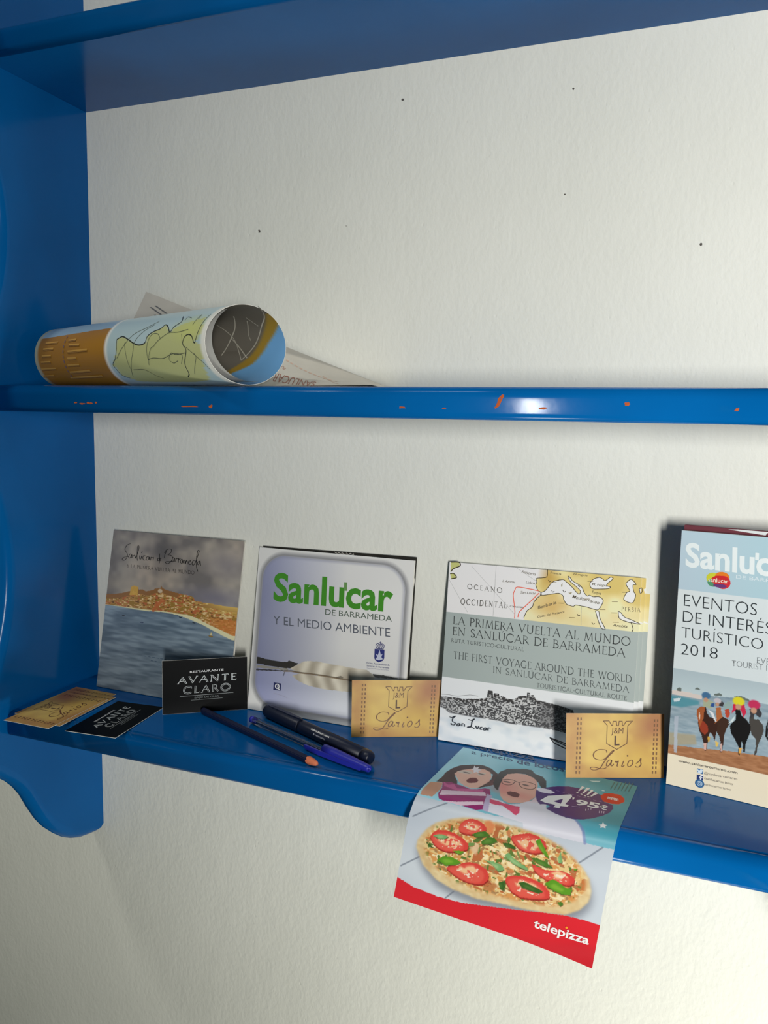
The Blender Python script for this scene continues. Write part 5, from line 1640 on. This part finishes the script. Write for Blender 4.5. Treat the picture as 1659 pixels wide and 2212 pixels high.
def art_pizza():
    G = .98
    I = 'FL'
    F = lambda k: P2(I, k)
    r = Ras(FW, FH, .5, (204, 212, 220))
    # teal sky, lighter towards the left
    fx = np.clip(r.U / FW, 0, 1)[..., None]
    top = F('white')
    tp = np.interp(r.u, top[:, 0], top[:, 1])[None, :]
    teal = (1 - fx) * np.array((158, 210, 226)) + fx * np.array((70, 158, 176))
    n = r.noise(30, 20, 3)[..., None]
    teal = teal + (n - .5) * 26
    r.img = np.where((r.V > tp)[..., None], teal, r.img)
    r.paint((r.V > tp) * np.clip(1 - (r.V - tp) / 10, 0, 1) * np.clip((r.U - 120) / 10, 0, 1), (150, 206, 222), .7)
    for u, v, a_, b_ in ((30, 150, 12, 22), (70, 146, 7, 14), (80, 158, 10, 12)):
        r.disc((u, v), a_, b_, (186, 224, 234), .5, .8)
    # white planks
    g = r.noise(60, 30, 5)[..., None]
    pl = (1 - g) * np.array((190, 199, 212)) + g * np.array((216, 223, 229))
    r.img = np.where((r.V <= tp)[..., None], pl, r.img)
    for i in range(1, 5):
        p = F('plank%d' % i)
        r.line(p, 1.1, (120, 128, 142), .8)
    # people
    skin, hair = (222, 178, 160), (62, 46, 44)
    r.poly(F('coat'), (220, 219, 231), 1, .3)
    r.line(F('coat')[5:9] + (.6, 0), 2.2, (132, 140, 190), .7)
    r.poly(F('mbody'), (222, 220, 232), 1, .3)
    r.poly(F('garm'), (196, 146, 122), 1, .3)
    r.poly(F('gshirt'), (150, 44, 108), 1, .3)
    r.poly(F('gs1'), (222, 196, 212), 1, .3)
    r.poly(F('gs2'), (226, 200, 216), 1, .3)
    r.poly(F('gcoll'), (206, 96, 150), .8, .4)
    r.poly(F('msus'), (188, 174, 206), 1, .3)
    r.poly(F('ghair'), (70, 46, 44), 1, .3)
    r.poly(F('gface'), (226, 180, 162), 1, .3)
    r.poly(F('gmask'), (206, 196, 186), .8, .3); r.poly(F('gmask2'), (206, 196, 186), .8, .3)
    r.poly(F('gmouth'), (110, 44, 46), 1, .2)
    r.poly(F('mface'), (224, 172, 154), 1, .3)
    c = F('mface').mean(0)
    r.disc(c + (-12, -3), 9, 8, (214, 120, 116), .55, .8)
    r.disc(c + (2, -12), 16, 5, (220, 128, 120), .5, .8)
    r.poly(F('mhair'), (58, 50, 48), 1, .3)
    r.poly(F('mmouth'), (104, 48, 46), 1, .2)
    r.poly(F('bow'), (214, 74, 110), 1, .2)
    c = F('gmask').mean(0); r.disc(c + (1, 0), 3.2, 1.0, (84, 66, 62), .8)
    c = F('gmask2').mean(0); r.disc(c, 3.0, .9, (84, 66, 62), .8)
    for key in ('mg1', 'mg2'):
        c = F(key).mean(0); r.disc(c, 3.0, 1.3, (92, 70, 64), .8)
    # the pizza's soft shadow printed on the planks, then crust and cheese
    pz = F('pizza')
    r.paint(r.mask(pz + (1.5, -5), 3.0), (112, 116, 128), .75)
    m = r.mask(pz, .5)
    n1 = (.5 * r.noise(8, 5, 11) + .5 * r.noise(3, 2.2, 12))[..., None]
    crust = (1 - n1) * np.array((204, 172, 122)) + n1 * np.array((232, 214, 170))
    r.img = r.img * (1 - m[..., None]) + crust * m[..., None]
    mi = r.mask(F('pizin'), 1.2)
    a, b, c2 = r.noise(4.4, 3.2, 21), r.noise(2.1, 1.7, 22), r.noise(9, 6, 23)
    ch = np.ones_like(r.img) * np.array((226, 196, 136))
    ch = np.where((a > .58)[..., None], np.array((214, 152, 88)), ch)
    ch = np.where((b > .68)[..., None], np.array((238, 220, 176)), ch)
    ch = np.where(((a < .30) & (c2 > .4))[..., None], np.array((186, 108, 66)), ch)
    ch = np.where(((b < .22))[..., None], np.array((168, 128, 84)), ch)
    ch = np.where((r.noise(3, 2.4, 27) > .80)[..., None], np.array((96, 122, 58)), ch)
    r.img = r.img * (1 - mi[..., None]) + ch * mi[..., None]
    edge = np.clip(r.mask(F('pizin'), 2.2) - r.mask(F('pizin') * .94 + F('pizin').mean(0) * .06, 1.5), 0, 1)
    r.paint(edge * (r.noise(5, 4, 29) > .5), (206, 128, 62), .55)
    for key in ('ch1', 'ch2', 'ch3'):
        r.poly(F(key), {'ch1': (222, 188, 150), 'ch2': (186, 122, 76), 'ch3': (222, 138, 88)}[key], .95, .5)
    pc = F('pizin').mean(0)
    rr_ = random.Random(9)
    for q in range(46):
        bp_ = F('pizin')[rr_.randrange(16)]
        c0 = pc + (bp_ - pc) * math.sqrt(rr_.random()) * .9
        ang, l_, w_ = rr_.uniform(-1.2, .8), rr_.uniform(1.6, 4.6), rr_.uniform(.8, 1.9)
        ca, sa = math.cos(ang), math.sin(ang)
        sh = [(l_ * rr_.uniform(.6, 1.1) * math.cos(t_), w_ * rr_.uniform(.6, 1.1) * math.sin(t_)) for t_ in np.linspace(0, 2 * math.pi, 8)[:-1]]
        sh = [c0 + (x * ca - y * sa, x * sa + y * ca) for x, y in sh]
        r.poly(np.array(sh) + (.2, -.6), (140, 92, 56), .6, .4)
        r.poly(sh, rr_.choice([(204, 132, 84), (222, 176, 132), (190, 112, 70), (226, 196, 150), (86, 116, 52), (112, 146, 82), (176, 96, 64)]), .95, .3)
    for i in range(1, 7):
        p = F('t%d' % i)
        r.poly(p + (.4, -1.3), (150, 40, 36), .9, .4)
        r.poly(p, (212, 70, 62), 1, .3)
        cc = p.mean(0)
        r.poly(cc + (p - cc) * .84, (222, 92, 78), 1, .5)
        q = F('t%dc' % i)
        mm = r.mask(q, .6) * (r.noise(2.2, 1.8, 40 + i) > .38)
        r.paint(mm, (238, 196, 150), .95)
        r.paint(r.mask(cc + (p - cc) * .7, .3) * (r.noise(1.5, 1.2, 60 + i) > .82), (246, 226, 206), .9)
    leaves = [('l%d' % i) for i in range(1, 9)] + [('m%d' % i) for i in range(1, 10)]
    for j, key in enumerate(leaves):
        p = F(key)
        r.poly(p + (.3, -.7), (64, 66, 34), .7, .4)
        r.poly(p, [(92, 150, 40), (74, 118, 44), (120, 168, 108), (58, 98, 40)][j % 4], 1, .25)
        cc = p.mean(0)
        r.poly(cc + (p - cc) * .5 + (0, .5), [(132, 178, 60), (104, 144, 66), (164, 196, 140), (82, 122, 56)][j % 4], .8, .5)
    # red foot
    rt = F('redtop')
    r.paint((r.V < np.interp(r.u, rt[:, 0], rt[:, 1])[None, :]).astype(float), (214, 36, 48))
    r.paint((r.V < np.interp(r.u, rt[:, 0], rt[:, 1])[None, :]) * r.noise(60, 20, 77), (226, 54, 62), .4)
    # lilac price bubble
    r.poly(F('purple'), (84, 52, 118), 1, .25)
    r.poly(F('splash'), (226, 222, 236), 1, .3)
    r.poly(F('badge'), (214, 50, 50), 1, .25)
    r.poly(F('spl'), (206, 232, 238), .9, .4)
    k = Ink(G, .00022, .000010, 'star_sticker')
    wh = (238, 238, 246)
    k.poly(F('gstar'), (226, 220, 226))
    k.part('printed_glasses')
    k.line(F('mg1'), .55, (66, 58, 60)); k.line(F('mg2'), .55, (66, 58, 60))
    k.line([F('mg1')[2], F('mg2')[0]], .5, (66, 58, 60), smooth=False)
    nv = (34, 66, 108)
    k.part('slogan')
    k.text('telepizza', F('tele0'), nv, .012)
    k.text('a precio', F('aprecio'), nv, 0.0)
    k.text('de locos', F('delocos'), nv, .022)
    k.part('price')
    k.poly(F('four'), wh); k.poly(F('fourhole'), (84, 52, 118))
    k.text('95', F('n95'), wh, .035, .15)
    k.text('€', F('eur'), wh, .030, .15)
    k.poly(F('apos'), wh)
    for i in range(1, 5):
        k.poly(F('ex%d' % i), wh); k.disc(F('ed%d' % i)[0], 1.0, wh, 10, .8)
    k.part('stars_and_dots')
    k.poly(F('star'), wh); k.disc(F('dotw')[0], 1.4, (206, 232, 238), 10, 1.0)
    k.text('mmm', F('btxt'), (244, 226, 226), .04)
    p = F('lown'); k.line(p[:2], .8, (180, 160, 200), smooth=False)
    for key in ('w3', 'w4'):
        p = F(key)
        for q in (0, .5, 1):
            k.line([p[0] + (p[1] - p[0]) * q, p[2] + (p[1] - p[0]) * q], .5, (206, 196, 220), smooth=False)
    p = F('sub')
    for q in np.linspace(0, .92, 9):
        a_ = p[0] + (p[1] - p[0]) * q
        k.line([a_, a_ + (p[1] - p[0]) * .07], .5, (170, 150, 190), smooth=False)
    L = F('lines')
    for q in np.linspace(0, 1, 6):
        k.line([L[0] + (L[2] - L[0]) * q, L[1] + (L[3] - L[1]) * q], .55, (66, 110, 118), smooth=False)
    k.part('brand_lettering')
    b_ = F('tp'); b_[2] = b_[0] + (b_[2] - b_[0]) * 1.25
    k.text('telepizza', b_, (244, 240, 240), .022, .08)
    k.disc(F('dot')[0], .9, (240, 160, 50), 10)
    return r, k, G


t = thing('pizza_flyer', 'pizza flyer with red foot draped over the front of the lowest shelf', 'flyer', tuple(FBASE))
u_, v_ = np.meshgrid(np.linspace(0, FW, 40), np.linspace(0, FH, 90))
i_ = np.arange(u_.size).reshape(u_.shape)
fc = np.stack([i_[:-1, :-1], i_[:-1, 1:], i_[1:, 1:], i_[1:, :-1]], -1).reshape(-1, 4)
obj('paper_sheet', mesh_np('paper_sheet', flyer_map(u_.ravel(), v_.ravel(), np.zeros(u_.size)), fc, None, True), PAPER, t)
r, k, G = art_pizza()
paper_print(t, r, k, G, flyer_map, GLOSS, 'printed_picture', .00012)


# ------------------------------------------------------------------ rolled map and loose poster on the middle shelf
RC1, RC2 = np.array([.2714, -.1226, .0347]), np.array([.0181, -.0667, .0302])
R1, R2, RAL, RAW = .0337, .0292, 1.0108, .0381


def roll_xyz(t, s, inset=0.0, sl=1.0):
    e1 = np.array([math.cos(RAL), math.sin(RAL), 0])
    ax = RC2 - RC1; ax[2] = 0; ax /= np.linalg.norm(ax)
    e2 = np.array([-ax[1], ax[0], 0])
    if e2 @ e1 < 0:
        e2 = -e2
    c = RC1 + (RC2 - RC1) * s[..., None]
    e = e1 * ((1 - s) * (RAW - inset))[..., None] + e2 * (s * (R2 - inset))[..., None]
    rz = (R1 - inset) * (1 - s) + (R2 - inset) * s
    p = c + e * np.cos(t)[..., None]
    p[..., 2] += rz * np.sin(t)
    return p


RBASE = np.array((.2714, -.1226, 0.0))


def roll_out(u, v, h):
    return roll_xyz(u / 1000, v / 1000, -h) - RBASE


def roll_in(u, v, h):
    return roll_xyz(u / 1000, v / 1000, .0003 + h) - RBASE


def art_roll_out():
    G = .80
    I = 'RO'
    F = lambda k: P2(I, k)
    r = Ras(2 * math.pi * 1000, 1000, 14, (186, 196, 192))
    edge = np.interp(r.U, *F('edge').T)
    # blue sea, green land, white margin at the near end
    r.img[...] = (160, 180, 186)
    n = r.noise(500, 160, 3)[..., None]
    r.img += (n - .5) * 10
    r.poly(F('land'), (168, 172, 122), 1, 8)
    r.disc((2750, 90), 260, 60, (176, 182, 108), .7, .8)
    mg = (r.V < 26) | ((r.V > 528) & (r.V < 545))
    r.img = np.where(mg[..., None], np.array((206, 206, 200)), r.img)
    oc = r.V > 545
    ot = F('octop')
    lim = np.interp(r.V, ot[::-1, 1] if ot[0, 1] > ot[-1, 1] else ot[:, 1], ot[::-1, 0] if ot[0, 1] > ot[-1, 1] else ot[:, 0])
    r.img = np.where((oc & (r.U >= lim))[..., None], np.array((150, 106, 36)) * (1 - .12 * n), r.img)
    r.img = np.where((oc & (r.U < lim))[..., None], np.array((128, 152, 172)), r.img)
    r.img = np.where((r.V > 985)[..., None], np.array((150, 150, 130)), r.img)
    return r, None, G


def roll_ribbons(F, mp, lines, G):
    """ribbons on the roll, widths in metres."""
    V, Fc, C, n = [], [], [], 0
    hh = .00022
    for key, wd, col in lines:
        p = smooth_path(F[key], 8)
        h = np.full(len(p), hh); hh += .000012
        P = mp(p[:, 0], p[:, 1], h)
        nr = mp(p[:, 0], p[:, 1], h + .001) - P
        d = np.gradient(P, axis=0)
        s = np.cross(nr, d); s /= np.linalg.norm(s, axis=1)[:, None] + 1e-12
        a, b = P + s * wd / 2, P - s * wd / 2
        m = len(P)
        V += [a, b]
        Fc += [(n + i, n + i + 1, n + m + i + 1, n + m + i) for i in range(m - 1)]
        C.append(np.tile(np.clip(lin(col) / G, 0, .88), (2 * m, 1)))
        n += 2 * m
    return mesh_np('map_lines', np.vstack(V), np.array(Fc), np.vstack(C))


t = thing('rolled_map', 'rolled paper map with ochre and pale green printing, lying on the middle shelf', 'map', tuple(RBASE))
r, k, G = art_roll_out()
obj('outer_printing', r.mesh('outer_printing', roll_out, G, .0001), GLOSS, t)
F = {kk: P2('RO', kk) for kk in DATA['RO']}
ln = [('k0', .0011, (44, 48, 46)), ('k1', .0011, (44, 48, 46)), ('k2', .0008, (58, 66, 58))]
ln += [('n%d' % i, .00062, (84, 90, 74)) for i in range(14)]
for nm, ra in (('A', F['rowsA']), ('B', F['rowsB'])):
    for i in range(0, len(ra), 2):
        kk = 'row%s%d' % (nm, i)
        a, b = ra[i], ra[i + 1]
        lo = np.array([a + (b - a) * q for q in np.linspace(0, 1, 6)])
        F[kk + 'h'] = lo + (-32, 0)
        F[kk] = lo
        ln.append((kk + 'h', .0022, (176, 134, 62)))
        ln.append((kk, .0013, (98, 66, 26)))
for i in range(9):
    tt = 2550 + i * 160
    F['dt%d' % i] = np.array([(tt, 800), (tt + 50, 800), (tt + 90, 800)])
    ln.append(('dt%d' % i, .0010, (88, 84, 120)))
obj('map_lines', roll_ribbons(F, roll_out, ln, G), GLOSS, t)

# inside of the roll: town plan, ochre band, blue corner
ri = Ras(2 * math.pi * 1000, 1000, 10, (84, 80, 72))
ri.img += (ri.noise(400, 200, 5)[..., None] - .5) * 14
och0, och1 = P2('RI', 'och0'), P2('RI', 'och1')
TT = (ri.U + math.pi * 1000) % (2 * math.pi * 1000) - math.pi * 1000
s0 = np.interp(TT, *och0[np.argsort(och0[:, 0])].T)
s1 = np.interp(TT, *och1[np.argsort(och1[:, 0])].T)
near = (TT > -1900) & (TT < 1000)
for sb, cb in ((s0, (128, 104, 40)), (s1, (92, 138, 178))):
    ri.paint(np.clip((sb - ri.V) / 14 + .5, 0, 1) * near, cb)
obj('inner_printing', ri.mesh('inner_printing', roll_in, .62, .0), GLOSS, t)
FI = {kk: P2('RI', kk) for kk in DATA['RI']}
obj('street_lines', roll_ribbons(FI, roll_in, [(kk, .0012, (150, 146, 134)) for kk in ('w0', 'w1', 'w2', 'w3', 'w4', 'w5')], .62), GLOSS, t)
# paper thickness at both ends and the inner turn of the sheet
T_ = np.linspace(0, 2 * math.pi, 97)[:-1]
for s in (0.0, 1.0):
    bm = bmesh.new()
    a = roll_xyz(T_, np.full(96, s), -.0001) - RBASE; b = roll_xyz(T_, np.full(96, s), .0003) - RBASE
    va, vb = [bm.verts.new(p) for p in a], [bm.verts.new(p) for p in b]
    for i in range(96):
        bm.faces.new((va[i], va[(i + 1) % 96], vb[(i + 1) % 96], vb[i]))
    obj('paper_edge', bm_mesh('paper_edge', bm), PAPER, t)
bm = bmesh.new()
tt = np.linspace(math.radians(118), math.radians(292), 40)
rows = []
for q in range(9):
    s = np.full(40, .004 + q * .12)
    ins = .0016 + .0052 * np.sin((tt - tt[0]) / (tt[-1] - tt[0]) * math.pi)
    p = roll_xyz(tt, s, 0.0); c = RC1 + (RC2 - RC1) * s[:, None]
    p = c + (p - c) * (1 - ins / .034)[:, None] - RBASE
    rows.append([bm.verts.new(x) for x in p])
for a, b in zip(rows, rows[1:]):
    for i in range(39):
        bm.faces.new((a[i], a[i + 1], b[i + 1], b[i]))
obj('inner_turn', bm_mesh('inner_turn', bm, True), solid('grey_paper', (196, 196, 192), .6, .3), t)

SA, SB, SD, SC = (np.array(p) for p in ((.078, -.004, .104), (.362, -.004, .0015), (.06, -.055, .0008), (.385, -.1185, .0006)))
SBASE = np.array((.25, -.07, 0.0))


def sheet_map(a, b, h):
    f = lambda x, y: (1 - y[..., None]) * (SA + (SB - SA) * x[..., None]) + y[..., None] * (SD + (SC - SD) * x[..., None])
    a, b = np.asarray(a, float), np.asarray(b, float)
    p = f(a, b)
    n = np.cross(f(a + .01, b) - p, f(a, b + .01) - p)
    n /= np.linalg.norm(n, axis=-1)[..., None]
    n = np.where((n[..., 2] < 0)[..., None], -n, n)
    return p + n * np.asarray(h)[..., None] - SBASE


t = thing('paper_poster', 'limp cream poster with upside-down red lettering, propped behind the rolled map', 'poster', tuple(SBASE))
aa, bb = np.meshgrid(np.linspace(0, 1, 40), np.linspace(0, 1, 24))
i_ = np.arange(aa.size).reshape(aa.shape)
fc = np.stack([i_[:-1, :-1], i_[:-1, 1:], i_[1:, 1:], i_[1:, :-1]], -1).reshape(-1, 4)
CREAM = solid('cream_paper', (206, 200, 188), .6, .25)
for j in range(3):
    o = obj('poster_sheet', mesh_np('poster_sheet', sheet_map(aa.ravel() * (1 - .012 * j), np.clip(bb.ravel() + .045 * j * (1 - bb.ravel()), 0, 1), np.full(aa.size, .0001 + .0007 * (2 - j) * .5)), fc, None, True), CREAM, t)
k = Ink(.6, .0010, .00001, 'poster_title')
b3 = np.array([(.809, .808), (.61, .595), (.828, 1.04)])
k.text('SANLUCAR D', b3, (122, 76, 60), .004)
k.text('PLA', np.array([(.659, .474), (.632, .43), (.662, .535)]), (140, 100, 84))
k.part('poster_small_print')
for (a0, a1) in (((.862, .679), (.631, .278)), ((.883, .848), (.794, .499))):
    a0, a1 = np.array(a0), np.array(a1)
    for q in np.linspace(0, .94, 11):
        p0, p1 = a0 + (a1 - a0) * q, a0 + (a1 - a0) * (q + .06)
        k.tri([p0 + (0, -.012), p1 + (0, -.012), p1 + (0, .014), p0 + (0, .014)], [(0, 1, 2), (0, 2, 3)], (168, 142, 126))
k.part('poster_corner_print')
for a0, a1 in (((.045, .13), (.10, .17)), ((.06, .10), (.12, .14)), ((.075, .19), (.13, .23))):
    k.line([a0, a1], .012, (92, 92, 92), smooth=False)
paper_print(t, None, k, .6, sheet_map, MATTE)


# ------------------------------------------------------------------ pencil, ballpoint pen and marker
def lying(name, label, cat, p0, p1, group=None):
    a = math.atan2(p1[1] - p0[1], p1[0] - p0[0])
    t = thing(name, label, cat, (p0[0], p0[1], -ZB), (0, 0, a), group)
    return t, math.hypot(p1[0] - p0[0], p1[1] - p0[1])


t, L = lying('pencil', 'dark navy pencil with a blunt orange wooden tip, nearest the shelf edge', 'pencil', (.1815, -.0590), (.3430, -.1255))
R = .0037
bm = bmesh.new()
lathe(bm, [(0, 0), (0, R * .9), (.0012, R), (L - .011, R), (L - .0112, R * .6)], 6, math.pi / 6, R * .88)
bmesh.ops.bevel(bm, geom=[e for e in bm.edges if abs((e.verts[0].co - e.verts[1].co).normalized().x) > .9], offset=.0006, segments=2, affect='EDGES')
obj('pencil_body', bm_mesh('pencil_body', bm, False), NAVY_SOFT, t)
bm = bmesh.new()
seg = 24
prev = None
prof = [(L - .0112, .985), (L - .0085, .93), (L - .005, .80), (L - .0022, .62), (L - .0004, .38), (L, 0)]
rings = []
for x, f in prof:
    ring = []
    for i in range(seg):
        a = 2 * math.pi * i / seg
        xx = x - (.0016 * abs(math.cos(3 * a)) if x < L - .011 else 0)
        ring.append(bm.verts.new((xx, R * f * math.cos(a) * .97, R * .88 + R * f * math.sin(a) * .97)))
    rings.append(ring)
for a, b in zip(rings, rings[1:]):
    for i in range(seg):
        bm.faces.new((a[i], a[(i + 1) % seg], b[(i + 1) % seg], b[i]))
obj('pencil_tip', bm_mesh('pencil_tip', bm, True), WOOD, t)

t, L = lying('ballpoint_pen', 'clear ballpoint pen with blue cap and blue end plug, between pencil and marker', 'pen', (.2420, -.0620), (.3895, -.1200))
R = .0040
bm = bmesh.new()
lathe(bm, [(.002, R * .62), (.002, R), (L - .052, R), (L - .052, R * .62), (.002, R * .62)], 6, math.pi / 6, R)
obj('barrel', bm_mesh('barrel', bm), CLEAR, t)
bm = bmesh.new()
lathe(bm, [(.004, 0), (.004, .0015), (L - .05, .0015), (L - .05, 0)], 12, 0, R)
obj('ink_refill', bm_mesh('ink_refill', bm, True), solid('refill_tube', (74, 84, 110), .3, .5), t)
bm = bmesh.new()
lathe(bm, [(-.0035, 0), (-.0035, .0026), (-.0028, .0033), (.0015, .0033), (.0016, .0024), (.0065, .0023), (.0065, 0)], 16, 0, R)
obj('end_plug', bm_mesh('end_plug', bm, True), INKBLUE, t)
bm = bmesh.new()
c0 = L - .056
lathe(bm, [(c0, .0041), (c0, .0050), (c0 + .012, .0050), (c0 + .034, .0044), (L - .004, .0034), (L - .0012, .0032), (L, .0024), (L - .0004, .0014), (L - .006, .0012), (L - .006, 0)], 20, 0, R + .001)
cap = obj('cap', bm_mesh('cap', bm, True), INKBLUE, t)
bm = bmesh.new()
y0 = -.0062
prof = [(L - .008, -.0034, .0018), (L - .03, -.0052, .0020), (c0 - .002, -.0066, .0022), (c0 - .018, -.0064, .0020), (c0 - .021, -.0058, .0015)]
rows = []
for x, y, w2 in prof:
    rows.append([bm.verts.new((x, y - .0007, R - w2)), bm.verts.new((x, y - .0007, R + w2)), bm.verts.new((x, y + .0009, R + w2)), bm.verts.new((x, y + .0009, R - w2))])
for a, b in zip(rows, rows[1:]):
    for i in range(4):
        bm.faces.new((a[i], a[(i + 1) % 4], b[(i + 1) % 4], b[i]))
bm.faces.new(rows[0]); bm.faces.new(rows[-1])
obj('cap_clip', bm_mesh('cap_clip', bm), INKBLUE, cap)

t, L = lying('marker_pen', 'thick dark navy marker pen with small white lettering, by the feather booklet', 'marker', (.2440, -.0395), (.3840, -.1035))
R = .0066
bm = bmesh.new()
lathe(bm, [(0, 0), (0, R * .70), (.0008, R * .86), (.0025, R * .97), (.006, R), (.0555, R), (.056, R * .97), (.056, R * .8)], 32, 0, R)
cap = obj('cap', bm_mesh('cap', bm, True), NAVY, t)
bm = bmesh.new()
prof = [(.004, .0014, R * .9), (.012, .0026, R * 1.0), (.040, .0024, R * 1.04), (.054, .0016, R * 1.08), (.058, .0008, R * 1.02)]
rows = []
for x, w2, rr in prof:
    rows.append([bm.verts.new((x, -w2, R + rr - .0014)), bm.verts.new((x, w2, R + rr - .0014)), bm.verts.new((x, w2 * .8, R + rr + .0006)), bm.verts.new((x, -w2 * .8, R + rr + .0006))])
for a, b in zip(rows, rows[1:]):
    for i in range(4):
        bm.faces.new((a[i], a[(i + 1) % 4], b[(i + 1) % 4], b[i]))
bm.faces.new(rows[0]); bm.faces.new(rows[-1])
obj('cap_clip', bm_mesh('cap_clip', bm), NAVY, cap)
bm = bmesh.new()
lathe(bm, [(.0563, R * .8), (.0563, R * .95), (.060, R * .97), (L - .010, R * .97), (L - .010, R * .90), (L - .0092, R * .90), (L - .0092, R * .97), (L - .0035, R * .95), (L - .0006, R * .80), (L, R * .66), (L, 0)], 32, 0, R)
obj('barrel', bm_mesh('barrel', bm, True), NAVY, t)
bm = bmesh.new()
lathe(bm, [(L - .0101, R * .93), (L - .0101, R * .955), (L - .0091, R * .955), (L - .0091, R * .93)], 32, 0, R)
obj('end_ring', bm_mesh('end_ring', bm), solid('dark_ring', (34, 40, 58), .4, .5), t)


def round_map(u, v, h):
    a = v / 1000 / (R * .97)
    rr = R * .97 + h
    return np.stack([u / 1000, -rr * np.sin(a), R + rr * np.cos(a)], -1)


k = Ink(.6, .0001, .00001, 'barrel_lettering')
k.text('bufera amara mora', np.array([(77, 5.6), (103, 5.6), (77, 3.7)]), (206, 208, 214), .006)
k.text('& recortados', np.array([(82, 8.9), (99, 8.9), (82, 7.2)]), (150, 154, 166), 0)
paper_print(t, None, k, .6, round_map, MATTE)
